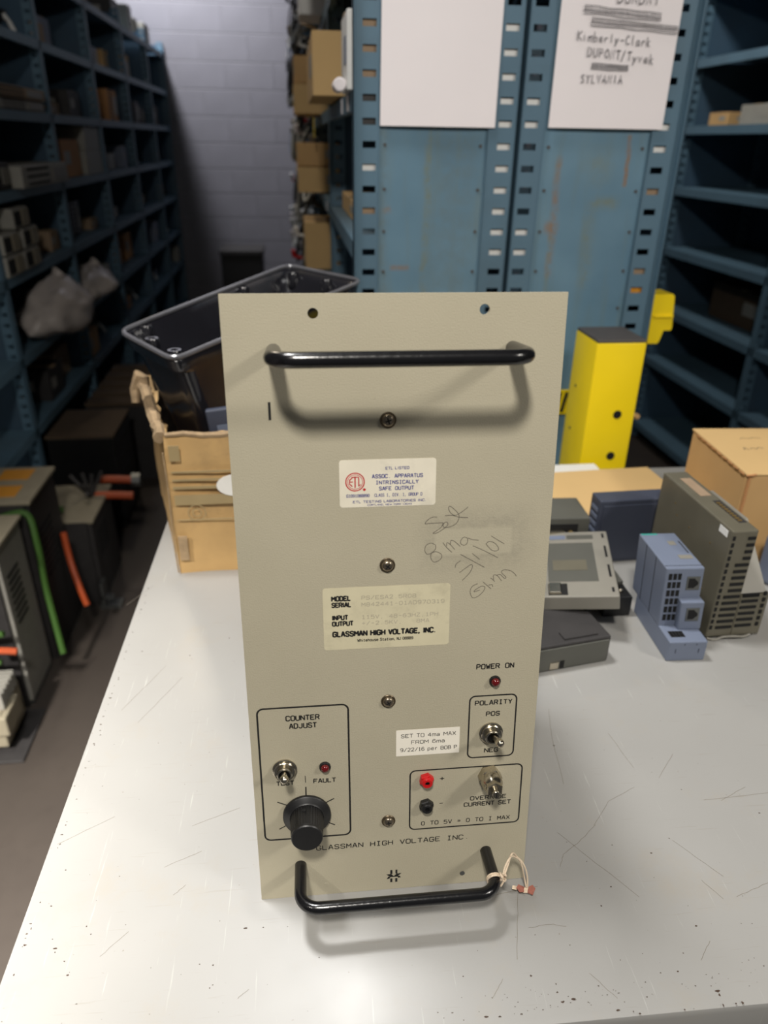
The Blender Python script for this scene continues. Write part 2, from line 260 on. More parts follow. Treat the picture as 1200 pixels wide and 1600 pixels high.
VF = {  # single-stroke letters on a 4 x 6 grid
'A': [[(0, 0), (1.7, 6), (2.3, 6), (4, 0)], [(.6, 2), (3.4, 2)]], 'B': [[(0, 0), (0, 6), (2.9, 6), (3.7, 5.4), (3.7, 3.8), (2.9, 3.2), (0, 3.2)], [(2.9, 3.2), (4, 2.5), (4, .8), (3.1, 0), (0, 0)]],
'C': [[(4, 4.7), (3.8, 5.5), (3, 6), (1, 6), (.2, 5.5), (0, 4.8), (0, 1.2), (.2, .5), (1, 0), (3, 0), (3.8, .5), (4, 1.3)]], 'D': [[(0, 0), (0, 6), (2.6, 6), (3.7, 5.2), (4, 4), (4, 2), (3.7, .8), (2.6, 0), (0, 0)]],
'E': [[(4, 6), (0, 6), (0, 0), (4, 0)], [(0, 3.1), (3.2, 3.1)]], 'F': [[(4, 6), (0, 6), (0, 0)], [(0, 3.1), (3.2, 3.1)]], 'G': [[(4, 4.7), (3.8, 5.5), (3, 6), (1, 6), (.2, 5.5), (0, 4.8), (0, 1.2), (.2, .5), (1, 0), (3, 0), (4, .8), (4, 2.8), (2.2, 2.8)]],
'H': [[(0, 0), (0, 6)], [(4, 0), (4, 6)], [(0, 3.1), (4, 3.1)]], 'I': [[(.8, 6), (3.2, 6)], [(2, 6), (2, 0)], [(.8, 0), (3.2, 0)]], 'i': [[(2, 0), (2, 4)], [(2, 5.4), (2, 5.8)]], 'J': [[(3.6, 6), (3.6, 1.2), (3, .2), (2.2, 0), (1.2, 0), (.4, .5), (.2, 1.4)]],
'K': [[(0, 0), (0, 6)], [(4, 6), (0, 2.4)], [(1.4, 3.6), (4, 0)]], 'L': [[(0, 6), (0, 0), (3.8, 0)]], 'M': [[(0, 0), (0, 6), (2, 2.4), (4, 6), (4, 0)]], 'N': [[(0, 0), (0, 6), (4, 0), (4, 6)]],
'O': [[(1, 6), (.2, 5.5), (0, 4.8), (0, 1.2), (.2, .5), (1, 0), (3, 0), (3.8, .5), (4, 1.2), (4, 4.8), (3.8, 5.5), (3, 6), (1, 6)]], 'P': [[(0, 0), (0, 6), (3, 6), (3.9, 5.3), (3.9, 3.5), (3, 2.8), (0, 2.8)]], 'Q': [[(1, 6), (0, 5), (0, 1), (1, 0), (3, 0), (4, 1), (4, 5), (3, 6), (1, 6)], [(2.4, 1.6), (4, 0)]],
'R': [[(0, 0), (0, 6), (3, 6), (3.9, 5.3), (3.9, 3.7), (3, 3), (0, 3)], [(2.4, 3), (4, 0)]], 'S': [[(3.9, 4.8), (3.7, 5.5), (3, 6), (1, 6), (.2, 5.4), (.2, 3.9), (.9, 3.3), (3.1, 2.8), (3.9, 2.2), (3.9, .7), (3, 0), (1, 0), (.2, .5), (0, 1.2)]],
'T': [[(0, 6), (4, 6)], [(2, 6), (2, 0)]], 'U': [[(0, 6), (0, 1.2), (.3, .4), (1.1, 0), (2.9, 0), (3.7, .4), (4, 1.2), (4, 6)]], 'V': [[(0, 6), (2, 0), (4, 6)]], 'W': [[(0, 6), (.9, 0), (2, 4), (3.1, 0), (4, 6)]], 'X': [[(0, 0), (4, 6)], [(0, 6), (4, 0)]], 'Y': [[(0, 6), (2, 3), (4, 6)], [(2, 3), (2, 0)]], 'Z': [[(0, 6), (4, 6), (0, 0), (4, 0)]],
'0': [[(1.2, 6), (.3, 5.2), (.1, 4), (.1, 2), (.3, .8), (1.2, 0), (2.8, 0), (3.7, .8), (3.9, 2), (3.9, 4), (3.7, 5.2), (2.8, 6), (1.2, 6)]], '1': [[(.8, 4.8), (2.1, 6), (2.1, 0)], [(.8, 0), (3.4, 0)]], '2': [[(.1, 4.8), (.6, 5.7), (1.4, 6), (2.9, 6), (3.8, 5.2), (3.8, 4), (3.2, 3.2), (0, 0), (4, 0)]], '3': [[(.2, 5.2), (1, 6), (3, 6), (3.8, 5.3), (3.8, 3.9), (3, 3.2), (1.6, 3.2)], [(3, 3.2), (4, 2.5), (4, .8), (3, 0), (1, 0), (.1, .8)]],
'4': [[(3, 0), (3, 6), (0, 1.8), (4, 1.8)]], '5': [[(3.8, 6), (.4, 6), (.2, 3.2), (1.2, 3.8), (2.8, 3.8), (3.9, 3), (3.9, .9), (2.9, 0), (1, 0), (.1, .8)]], '6': [[(3.6, 5.4), (2.8, 6), (1.3, 6), (.3, 5), (.1, 3), (.1, 1.2), (1, 0), (3, 0), (3.9, 1), (3.9, 2.6), (3, 3.5), (1, 3.5), (.2, 2.6)]], '7': [[(0, 6), (4, 6), (1.4, 0)]],
'8': [[(1.1, 3.2), (.2, 3.9), (.2, 5.3), (1.1, 6), (2.9, 6), (3.8, 5.3), (3.8, 3.9), (2.9, 3.2), (1.1, 3.2), (0, 2.4), (0, .8), (1, 0), (3, 0), (4, .8), (4, 2.4), (2.9, 3.2)]], '9': [[(.4, .6), (1.2, 0), (2.7, 0), (3.7, 1), (3.9, 3), (3.9, 4.8), (3, 6), (1, 6), (.1, 5), (.1, 3.4), (1, 2.5), (3, 2.5), (3.8, 3.4)]],
'.': [[(1.8, .2), (2.2, .2)]], ',': [[(2.1, .5), (1.5, -1)]], '-': [[(.5, 2.9), (3.5, 2.9)]], '+': [[(.2, 3), (3.8, 3)], [(2, 1.1), (2, 4.9)]], '=': [[(.4, 3.9), (3.6, 3.9)], [(.4, 2.2), (3.6, 2.2)]], '/': [[(.2, -.3), (3.8, 6.3)]],
'a': [[(.4, 3.4), (1.1, 4.2), (2.6, 4.2), (3.4, 3.5), (3.4, 0)], [(3.4, 2.6), (1.2, 2.3), (.3, 1.6), (.3, .7), (1, 0), (2.3, 0), (3.4, .9)]], 'e': [[(.2, 2.2), (3.8, 2.2), (3.7, 3.3), (2.8, 4.2), (1.2, 4.2), (.2, 3.2), (.1, 1.1), (1.1, 0), (2.8, 0), (3.7, .8)]], 'h': [[(.3, 0), (.3, 6)], [(.3, 3), (1.3, 4.2), (2.7, 4.2), (3.6, 3.3), (3.6, 0)]],
'm': [[(0, 0), (0, 4.2)], [(0, 3.3), (.8, 4.2), (1.6, 4.2), (2.1, 3.4), (2.1, 0)], [(2.1, 3.3), (2.9, 4.2), (3.6, 4.2), (4.2, 3.4), (4.2, 0)]], 'n': [[(.4, 0), (.4, 4.2)], [(.4, 3.1), (1.4, 4.2), (2.7, 4.2), (3.6, 3.3), (3.6, 0)]], 'o': [[(1.2, 4.2), (.2, 3.2), (.2, 1), (1.2, 0), (2.8, 0), (3.8, 1), (3.8, 3.2), (2.8, 4.2), (1.2, 4.2)]],
'p': [[(.4, 4.2), (.4, -1.7)], [(.4, 3.2), (1.4, 4.2), (2.8, 4.2), (3.7, 3.2), (3.7, 1), (2.8, 0), (1.4, 0), (.4, 1)]], 'r': [[(.9, 0), (.9, 4.2)], [(.9, 2.8), (1.8, 4), (3.2, 4.1)]], 's': [[(3.5, 3.4), (2.8, 4.2), (1.1, 4.2), (.4, 3.5), (.7, 2.6), (3.1, 1.7), (3.6, .9), (2.8, 0), (1.1, 0), (.3, .8)]], 't': [[(1.7, 5.6), (1.7, .8), (2.3, 0), (3.3, .1)], [(.6, 4.2), (3.2, 4.2)]], 'u': [[(.4, 4.2), (.4, .9), (1.3, 0), (2.6, 0), (3.6, 1.1)], [(3.6, 4.2), (3.6, 0)]]}
NARROW = {'I': .32, 'i': .3, '.': .35, ',': .35, ' ': .55, '1': .75, 'L': .9, 'm': 1.15, 'M': 1.15, 'W': 1.3}
def seg_into(mb, p, q, w, z):
    P, Q = Vector(p), Vector(q); d = Q - P
    if d.length < 1e-9: return
    n = Vector((-d.y, d.x)).normalized() * w / 2; e = d.normalized() * w * .28
    mb.add([(P.x + n.x, P.y + n.y, z), (P.x - e.x, P.y - e.y, z), (P.x - n.x, P.y - n.y, z), (Q.x - n.x, Q.y - n.y, z), (Q.x + e.x, Q.y + e.y, z), (Q.x + n.x, Q.y + n.y, z)], [(0, 1, 2, 3, 4, 5)])
def text_into(mb, s, x0, x1, y0, cap, z, mono=False, bold=0.0):   # fitted: left, right, baseline, cap height; bold = stroke width / cap height
    w = cap * (bold if bold else .15); zz = z
    if mono: adv = [1.0] * len(s); gap = .40
    else: adv = [NARROW.get(c, 1.0) for c in s]; gap = .36
    unit = (x1 - x0 - w) / (sum(adv) + gap * (len(s) - 1)); x = x0 + w / 2
    for c, a in zip(s, adv):
        for st in VF.get(c, []):
            if not mono and c == 'I': st = [(q[0], q[1]) for q in st] if st[0][0] == 2 else []
            for p, q in zip(st[:-1], st[1:]):
                f = (lambda t: (x + unit * (a * .5 + (t[0] - 2) / 4), y0 + w * .5 + (cap - w) * t[1] / 6)) if c in 'Ii.,' and not mono else (lambda t: (x + unit * a * t[0] / 4, y0 + w * .5 + (cap - w) * t[1] / 6))
                seg_into(mb, f(p), f(q), w, zz); zz += 4e-8
        x += unit * (a + gap)
def ribbon(mb, pts, w, z=0.0):
    P = [Vector((p[0], p[1])) for p in pts]; n = len(P); v = []
    for i in range(n):
        d = (P[min(i + 1, n - 1)] - P[max(i - 1, 0)]); d = d.normalized() if d.length > 1e-9 else Vector((1, 0)); q = Vector((-d.y, d.x)) * w / 2
        v += [(P[i].x + q.x, P[i].y + q.y, z), (P[i].x - q.x, P[i].y - q.y, z)]
    mb.add(v, [(2 * i, 2 * i + 1, 2 * i + 3, 2 * i + 2) for i in range(n - 1)])

# ------------------------------------------------------------------ setting
YW = 7.3
o = bx('floor', 'floor', None, -1.6, 3.2, -1.2, YW + .1, -.05, 0); tag(o, kind='structure')
o = bx('ceiling', 'ceil', None, -1.6, 3.2, -1.2, YW + .1, 4.0, 4.1); tag(o, kind='structure')
o = bx('wall_left', 'wallp', None, -1.62, -1.52, -1.2, YW + .1, 0, 4.0); tag(o, kind='structure')
o = bx('wall_right', 'wallp', None, 3.1, 3.2, -1.2, YW + .1, 0, 4.0); tag(o, kind='structure')
wb = bx('wall_back', 'mortar', None, -1.52, 3.1, YW, YW + .1, 0, 4.0); tag(wb, kind='structure')
bme = MB().box(0, .4035, -.003, .02, 0, .196, ch=.002).mesh('block'); bme.materials.append(MT['block'])
for r in range(19):
    x = -1.52 - (.203 if r % 2 else 0); z = .004 + r * .2035
    while x < 3.0:
        if x >= -1.53: o = link('block', bme, wb); o.location = (x, YW, z)
        x += .4064

# ------------------------------------------------------------------ shelving
SZ = [.10, .46, .73, 1.01, 1.285, 1.545, 1.81, 2.08]
H = 2.16
def ladder(w, cx, sw, thick=.0016, z0=0.0, z1=H, zr=1.4193, pitch=.0377, sh=.0115):
    mb = MB(); mb.box(0, cx - sw / 2, 0, thick, z0, z1); mb.box(cx + sw / 2, w, 0, thick, z0, z1)
    k = -int((zr - z0) / pitch); z = zr + k * pitch; prev = z0
    while z < z1 - .02:
        if z - sh / 2 > prev: mb.box(cx - sw / 2, cx + sw / 2, 0, thick, prev, z - sh / 2)
        prev = z + sh / 2; z += pitch
    mb.box(cx - sw / 2, cx + sw / 2, 0, thick, prev, z1); return mb
LAD = ladder(.045, .026, .022).mesh('upright'); LAD.materials.append(MT['blue'])
def run(label, xf, xb, ys, back='back_panel', lvls=SZ, endlad=True):
    sg = 1 if xb > xf else -1
    t_ = thing('steel_shelving', label, 'shelving', (xf, ys[0], 0))
    x = lambda v: v - xf
    y = lambda v: v - ys[0]
    depth = abs(xb - xf)
    for j, yy in enumerate(ys):
        if not (j == 0 and not endlad):
            for e in (0, 1):                     # inner flange, slotted, lies in the divider plane
                o = link('upright', LAD, t_); o.location = (sg * (.002 if e == 0 else depth - .047), y(yy) - .004, 0)
                if sg < 0: o.scale = (-1, 1, 1)
            bx('divider_panel', 'blue_shade', t_, sg * .03, sg * (depth - .03), y(yy) + .001, y(yy) + .003, .02, H - .02)
        bx('post_flange', 'blue', t_, 0, sg * .002, y(yy) - .018, y(yy) + .020, 0, H, ch=.0006)
    for j in range(len(ys) - 1):
        a, b = y(ys[j]) + .006, y(ys[j + 1]) - .006
        bx(back, 'blue_shade', t_, sg * (depth - .004), sg * (depth - .002), a, b, .05, H)
        for z in lvls:
            mb = MB(); mb.box(sg * .0, sg * (depth - .005), a, b, z - .002, z); mb.box(0, sg * .002, a, b, z - .032, z - .002); mb.box(0, sg * .014, a, b, z - .034, z - .032)
            mb.build('shelf', 'blue', t_)
    return t_
YL = [1.86, 2.77, 3.69, 4.60, 5.52, 6.43, 7.27]
run('long blue steel shelving along the left wall, crowded with parts', -1.0, -1.42, YL)
YR = [1.86, 2.77, 3.69, 4.60, 5.52]
run('blue steel shelving at the far right, mostly empty dark shelves', 1.85, 2.28, YR)
YM = [1.503, 2.41, 3.33, 4.24, 5.15, 6.06]
ml = run('blue steel shelving with cartons, its end carrying the blank sheet', .120, .424, YM, endlad=False)
mr = run('blue steel shelving right of the dark gap, its end carrying the handwritten sheet', .747, .4325, YM, endlad=False)
def endframe(t_, ox, x0, x1, pa, pb, ca, cb, mm, wa, wb):
    # two slotted posts facing the bench, recessed rust-streaked panel between them
    for (px, w, c) in ((x0, wa, ca), (x1 - wb, wb, cb)):
        mb = ladder(w, c - px, .0245); mb.v = [(a + px - ox, b - .0045, z) for a, b, z in mb.v]
        mb.box(px - ox, px - ox + .0018, -.0055, .03, 0, H); mb.box(px + w - ox - .0018, px + w - ox, -.0055, .006, 0, H)
        mb.build('upright', 'blue', t_)
    o = MB().box(pa, pb, 0, .0015, .02, H - .02).build('end_panel', mm, t_); o.location = (-ox, .0002, 0)
    mb = MB()
    for cx in (pa + .012, pb - .012):
        for k in range(-9, 18):
            T = Matrix.Translation((cx - ox, -.0002, 1.457 + k * .0754)) @ Matrix.Rotation(PI / 2, 4, 'X'); mb.lathe([(.0032, -.001), (.003, .0012)], 10, T)
    mb.build('rivets', 'cap', t_)
    return t_
endframe(ml, .120, .120, .4225, .166, .371, .148, .402, MT['endL'], .047, .052)
endframe(mr, .747, .4325, .7515, .479, .690, .4520, .711, MT['endR'], .047, .0615)
for i, (cx, k0, cols) in enumerate(((.148, 8, 'dtttdd.W.t'), (.402, 8, '.WWWwwWWWWww..'), (.452, 8, '....ww....ww..'), (.711, 8, '.....ww.t...to'))):
    t_ = ml if i < 2 else mr; ox = .120 if i < 2 else .747
    for n_, ch in enumerate(cols):
        z = 1.4193 + (8 - n_ - 1) * .0377 - (0 if i < 3 else .0)
        if ch == '.': continue
        mm = {'W': 'white', 'w': 'white', 't': 'tan', 'd': 'dkgrey', 'o': 'orsq'}[ch]
        zo = -.004 if ch == 'w' else 0
        bx('slot_backing', mm, t_, cx - ox - .015, cx - ox + .015, .0005, .003, z - .0075 + zo, z + .0075 + (0 if ch == 'W' else zo))  # added plates standing for shelf contents seen through the slots
# ------------------------------------------------------------------ sheets of paper
def sheet(x0, x1, z0, z1, label, slant=0):
    t_ = thing('paper_sheet', label, 'paper', (x0, 1.4955, z0)); mb = MB(); nx, nz = 8, 12; v = []; f = []
    for j in range(nz + 1):
        for i in range(nx + 1):
            u, w = i / nx, j / nz
            v.append((u * (x1 - x0) + slant * w, -.0015 * math.sin(PI * u) - .002 * (1 - w) ** 2, w * (z1 - z0)))
    n = (nx + 1)
    for j in range(nz):
        for i in range(nx): a = j * n + i; f.append((a, a + 1, a + n + 1, a + n))
    k = len(v); v += [(p[0], p[1] + .0003, p[2]) for p in v]; f += [tuple(q + k for q in reversed(g)) for g in f]
    mb.add(v, f).build('sheet', 'paper', t_, True); return t_
sheet(.1675, .3815, 1.488, 1.7675, 'blank white paper sheet taped on the left blue end panel', .001)
s2 = sheet(.4835, .7065, 1.490, 1.7695, 'white paper sheet with handwritten names, some scribbled out', .002)
# handwriting by stroke font (unit box, baseline 0)
SF = {'K': [[(0, 0), (0, 1)], [(.6, 1), (0, .45), (.6, 0)]], 'i': [[(.2, 0), (.2, .55)], [(.2, .75), (.22, .8)]], 'm': [[(0, 0), (0, .55)], [(0, .4), (.2, .55), (.3, .4), (.3, 0)], [(.3, .4), (.5, .55), (.6, .4), (.6, 0)]],
      'b': [[(.05, 1), (.05, 0), (.4, .05), (.5, .3), (.35, .5), (.05, .4)]], 'e': [[(.05, .3), (.5, .32), (.4, .55), (.15, .52), (.05, .25), (.2, 0), (.5, .08)]], 'r': [[(.1, .55), (.1, 0)], [(.1, .35), (.3, .55), (.5, .48)]],
      'l': [[(.25, 1), (.25, 0)]], 'y': [[(0, .55), (.25, .1)], [(.5, .55), (.05, -.35)]], '-': [[(.05, .4), (.5, .42)]], 'C': [[(.55, .8), (.3, 1), (.05, .6), (.1, .15), (.35, 0), (.6, .15)]], 'a': [[(.45, .5), (.15, .5), (.05, .2), (.2, 0), (.45, .2), (.45, .55), (.48, 0)]],
      'k': [[(.05, 1), (.05, 0)], [(.45, .6), (.05, .3), (.5, 0)]], 'D': [[(0, 0), (0, 1), (.4, .85), (.55, .45), (.35, .08), (0, 0)]], 'U': [[(0, 1), (.05, .15), (.3, 0), (.5, .2), (.5, 1)]], 'P': [[(.05, 0), (.05, 1), (.45, .9), (.45, .55), (.05, .5)]],
      'O': [[(.3, 1), (.05, .7), (.05, .25), (.3, 0), (.55, .3), (.5, .8), (.3, 1)]], 'N': [[(0, 0), (.05, 1), (.5, 0), (.5, 1)]], 'T': [[(0, 1), (.6, 1)], [(.3, 1), (.28, 0)]], '/': [[(0, -.1), (.4, 1.1)]], 'v': [[(0, .6), (.2, 0), (.45, .6)]],
      'S': [[(.5, .85), (.25, 1), (.05, .75), (.45, .35), (.35, .05), (.02, .1)]], 'Y': [[(0, 1), (.25, .5), (.5, 1)], [(.25, .5), (.22, 0)]], 'L': [[(.05, 1), (.05, 0), (.5, .03)]], 'V': [[(0, 1), (.25, 0), (.5, 1)]], 'A': [[(0, 0), (.28, 1), (.52, 0)], [(.1, .35), (.45, .35)]], 'I': [[(.25, 1), (.25, 0)]],
      'G': [[(.5, .85), (.25, 1), (.02, .5), (.25, 0), (.5, .2), (.5, .45), (.3, .45)]], 'E': [[(.5, 1), (.05, 1), (.05, 0), (.5, 0)], [(.05, .5), (.4, .5)]]}
def hand(s, x0, x1, z0, h, w=.0014, sl=.1):
    mb = MB(); adv = (x1 - x0) / len(s)
    for i, ch in enumerate(s):
        for st in SF.get(ch, []):
            ribbon(mb, [(x0 + adv * (i + .1) + p[0] * adv * 1.25, z0 + p[1] * h - sl * (x0 + adv * i - x0) + random.uniform(-.0006, .0006)) for p in st], w)
    mb.v = [(a, -.0048, b) for a, b, _ in mb.v]; mb.build('lettering', 'marker', s2)
def scribble(x0, x1, z0, h, dens=40, sl=.1):
    mb = MB()
    for k in range(2):
        pts = []
        for i in range(dens + 1):
            u = i / dens; pts.append((x0 + (x1 - x0) * u, z0 - sl * (x1 - x0) * u + h * (.15 + .7 * (i % 2)) + random.uniform(-.0015, .0015)))
        ribbon(mb, pts, .0012)
    for f_ in (.1, .5, .9): ribbon(mb, [(x0 + (x1 - x0) * u / 6, z0 - sl * (x1 - x0) * u / 6 + h * f_ + random.uniform(-.001, .001)) for u in range(7)], .0012)
    mb.v = [(a, -.0048, b) for a, b, _ in mb.v]; mb.build('lettering', 'marker', s2)
hand('SYLVANIA', .050, .132, .073, .0135, .0017, .0)
scribble(.068, .138, .0945, .010, 34, .02)
hand('DUPONT/Tyvek', .057, .186, .1145, .0145, .0016, .075)
hand('Kimberly-Clark', .035, .175, .1385, .0145, .0016, .05)
scribble(.058, .221, .160, .014, 64, .05)
scribble(.042, .186, .178, .014, 56, .06)
hand('DUNDNT', .100, .180, .196, .012, .0017, .02)

# ------------------------------------------------------------------ workbench
bt = thing('workbench', 'light grey painted steel workbench with a worn chipped top in the foreground', 'workbench', (0, 0, 0), math.radians(-1.2))
mb = MB(); x0b, x1b, y0b, y1b = -.2475, 1.35, .2855, 1.262
prof = [(-.0, -.05), (0, -.006), (.0018, -.0018), (.006, 0)]
T = .9
v = []; 
for ins, dz in prof: v += [(x0b + ins, y0b + ins, T + dz), (x1b - ins, y0b + ins, T + dz), (x1b - ins, y1b - ins, T + dz), (x0b + ins, y1b - ins, T + dz)]
f = [(i * 4 + j, i * 4 + (j + 1) % 4, i * 4 + 4 + (j + 1) % 4, i * 4 + 4 + j) for i in range(3) for j in range(4)] + [(12, 13, 14, 15), (3, 2, 1, 0)]
top = mb.add(v, f).build('tabletop', 'bench', bt, True)
for px in (x0b + .06, x1b - .12):
    for py in (y0b + .06, y1b - .12): bx('leg', 'grey', bt, px, px + .05, py, py + .05, 0, T - .052, ch=.003)
bx('lower_shelf', 'grey', bt, x0b + .06, x1b - .07, y0b + .06, y1b - .07, .2, .22)
SCR = [[(0.220, 0.441), (0.268, 0.371)], [(0.258, 0.445), (0.237, 0.429), (0.218, 0.418), (0.211, 0.406)], [(0.257, 0.445), (0.281, 0.470), (0.313, 0.484)], [(0.264, 0.600), (0.254, 0.560), (0.245, 0.495)], [(0.316, 0.558), (0.323, 0.508)], [(0.372, 0.522), (0.343, 0.493)], [(0.322, 0.422), (0.349, 0.382)], [(0.328, 0.381), (0.338, 0.362)], [(0.374, 0.462), (0.442, 0.464)], [(0.390, 0.460), (0.423, 0.473)], [(-0.230, 0.475), (-0.185, 0.501)], [(-0.131, 0.442), (-0.101, 0.455)], [(-0.169, 0.368), (-0.151, 0.386)], [(-0.120, 0.414), (-0.111, 0.423)], [(-0.241, 0.855), (-0.213, 0.900)], [(-0.207, 0.646), (-0.170, 0.719)], [(-0.186, 0.624), (-0.148, 0.696)], [(-0.113, 0.483), (-0.070, 0.499)], [(-0.062, 0.325), (-0.054, 0.331)], [(0.167, 0.386), (0.151, 0.331)], [(0.167, 0.355), (0.186, 0.356), (0.198, 0.353)], [(0.293, 0.315), (0.308, 0.329)], [(0.125, 0.305), (0.136, 0.318)], [(0.203, 0.315), (0.217, 0.295)], [(0.126, 0.384), (0.186, 0.390)], [(0.350, 0.363), (0.384, 0.372)]]
DOT = [(-0.185, 0.394), (-0.180, 0.387), (-0.218, 0.415), (-0.209, 0.386), (-0.205, 0.378), (-0.204, 0.375), (-0.195, 0.367), (-0.190, 0.356), (-0.189, 0.358), (-0.178, 0.334), (-0.083, 0.335), (-0.081, 0.337), (-0.082, 0.352), (-0.059, 0.379), (-0.045, 0.378), (-0.168, 0.437), (-0.215, 0.448), (-0.231, 0.542), (-0.144, 0.736), (-0.141, 0.729), (-0.203, 0.750), (-0.090, 0.719), (-0.099, 0.767), (0.252, 0.546), (0.419, 0.442), (0.320, 0.424), (0.297, 0.411), (0.250, 0.325), (0.271, 0.309), (0.282, 0.322), (0.303, 0.342), (0.233, 0.367), (0.225, 0.285), (0.214, 0.287), (0.117, 0.293), (0.127, 0.292), (0.143, 0.292), (0.229, 0.283), (0.263, 0.282), (0.270, 0.282), (0.293, 0.282), (0.303, 0.282), (0.308, 0.282), (0.176, 0.297), (0.184, 0.298), (0.175, 0.310), (0.174, 0.304), (0.158, 0.318), (0.294, 0.292), (0.294, 0.289), (0.248, 0.383)]
ca, sa = math.cos(math.radians(1.2)), math.sin(math.radians(1.2))
loc2 = lambda p: (p[0] * ca - p[1] * sa, p[0] * sa + p[1] * ca)
mb = MB()
for s in SCR:
    pts = []
    for a, c in zip(s[:-1], s[1:]):
        for k in range(6): u = k / 6; pts.append((a[0] + (c[0] - a[0]) * u + random.uniform(-.0004, .0004), a[1] + (c[1] - a[1]) * u + random.uniform(-.0004, .0004)))
    pts.append(s[-1]); ribbon(mb, [loc2(p) for p in pts], .00035, T + .0001)
tag(mb.build('scratches', 'scratch', top), kind='stuff')
mb = MB()
def chip(p, r):
    n = 7; q = loc2(p); a0 = random.uniform(0, 6); st = random.uniform(.5, 2.2)
    mb.add([(q[0] + r * st * math.cos(a0 + 2 * PI * i / n) * random.uniform(.5, 1.2), q[1] + r * math.sin(a0 + 2 * PI * i / n) * random.uniform(.5, 1.2), T + .0001) for i in range(n)], [tuple(range(n))])
for p in DOT: chip(p, random.uniform(.0004, .0009) * (1.3 if p[1] < .3 else 1))
for i in range(90): chip((random.uniform(.08, .45), .292 - .03 * 0 + abs(random.gauss(0, .010))), random.uniform(.0002, .0005))
for i in range(120): chip((random.uniform(-.23, .45), random.uniform(.30, .6)), random.uniform(.00015, .0004))
for i in range(50): y_ = random.uniform(.36, .9); chip((-.2475 + .002 + y_ * .0209 + .007 + abs(random.gauss(0, .0015)), y_), random.uniform(.0003, .0009))
tag(mb.build('paint_chips', 'chip', top), kind='stuff')

# ------------------------------------------------------------------ power supply
e1 = Vector((0.99985970, -0.01665191, 0.0018132)).normalized(); e2 = Vector((0.00144849, 0.13992952, 0.99016041)); e2 = (e2 - e1 * e1.dot(e2)).normalized(); nr = e1.cross(e2)
ps = thing('power_supply', 'tall putty-grey high voltage power supply with two black handles, leaning back on the bench', 'power supply')
Mx = Matrix((e1, e2, nr)).transposed().to_4x4(); Mx.translation = Vector((-.0468, .4025, .9001)); ps.matrix_world = Mx
mm_ = .001; PWm, PHm = 222.25 * mm_, 482.6 * mm_
loops = [[(0, 0), (PWm, 0), (PWm, PHm), (0, PHm)], circ(.0577, .4705, .0034), circ(.1678, .4722, .0034)]
fv, ff = shape2d(loops, .0032)
mb = MB(); mb.add([(x, y, z - .0016) for x, y, z in fv], ff); fp = mb.build('front_panel', 'panel', ps)
# nicks on the panel: slot with black mark
bx('slot_mark', 'ink', fp, .0267, .0284, .4032, .4150, -.0002, .0002)
mb = MB(); mb.box(.0165, .2055, .030, .438, -.20, -.0034, ch=.002); mb.build('chassis', 'zinc', ps)
def handle(v, u0, u1, w, name='handle'):
    r = 4.8; R = 15; pts = []
    pts.append((u0, v, 0)); pts.append((u0, v, (w - R) * .5))
    for i in range(9): a = PI / 2 * i / 8; pts.append((u0 + R - R * math.cos(a), v, w - R + R * math.sin(a)))
    for k in range(1, 8): pts.append((u0 + R + (u1 - u0 - 2 * R) * k / 8, v, w))
    for i in range(9): a = PI / 2 * i / 8; pts.append((u1 - R + R * math.sin(a), v, w - R + R * math.cos(a)))
    pts.append((u1, v, (w - R) * .5)); pts.append((u1, v, 0))
    h = MB().tube([tuple(c * mm_ for c in p) for p in pts], r * mm_, 24).build(name, 'black_tube', ps, True)
    return h
handle(447.5, 32, 187.5, 47)
handle(33, 33.5, 188, 44)
PT = lambda u, v, w=0: Matrix.Translation((u * mm_, v * mm_, w * mm_))
def lz(prof, u, v, n=32, R_=None):
    T_ = PT(u, v)
    if R_ is not None: T_ = T_ @ R_
    return [[(r * mm_, z * mm_) for r, z in prof], n, T_]
for (u, v, a) in ((105.3, 401.5, .3), (104.9, 296.8, .9), (105.6, 184.3, .5), (105.8, 71.4, .1)):
    s_ = MB().lathe(*lz([(5.6, 0), (5.6, .5), (5.2, .9), (4.4, .9)], u, v)).build('screw', 'washer', ps, True)
    MB().lathe(*lz([(4.3, .8), (4.2, 1.8), (3.6, 2.7), (2.6, 3.2), (1.4, 3.45), (.1, 3.5)], u, v)).build('screw_head', 'screw', s_, True)
    T_ = PT(u, v) @ Matrix.Rotation(a, 4, 'Z'); mb = MB()
    for q in (0, 1): mb.box(*([-.0021, .0021, -.00045, .00045] if q else [-.00045, .00045, -.0021, .0021]), .0031, .0036, T=T_)
    mb.build('cross_recess', 'hole', s_)
def led(u, v):
    l_ = MB().lathe(*lz([(4.5, 0), (4.5, 1.2), (4.0, 2.0), (3.2, 2.0)], u, v)).build('indicator_lamp', 'black', ps, True)
    MB().lathe(*lz([(3.3, 1.5), (3.2, 3.2), (2.6, 4.3), (1.4, 5.0), (.1, 5.2)], u, v)).build('lens', 'led', l_, True)
led(55.9, 128.4); led(187.8, 197.0)
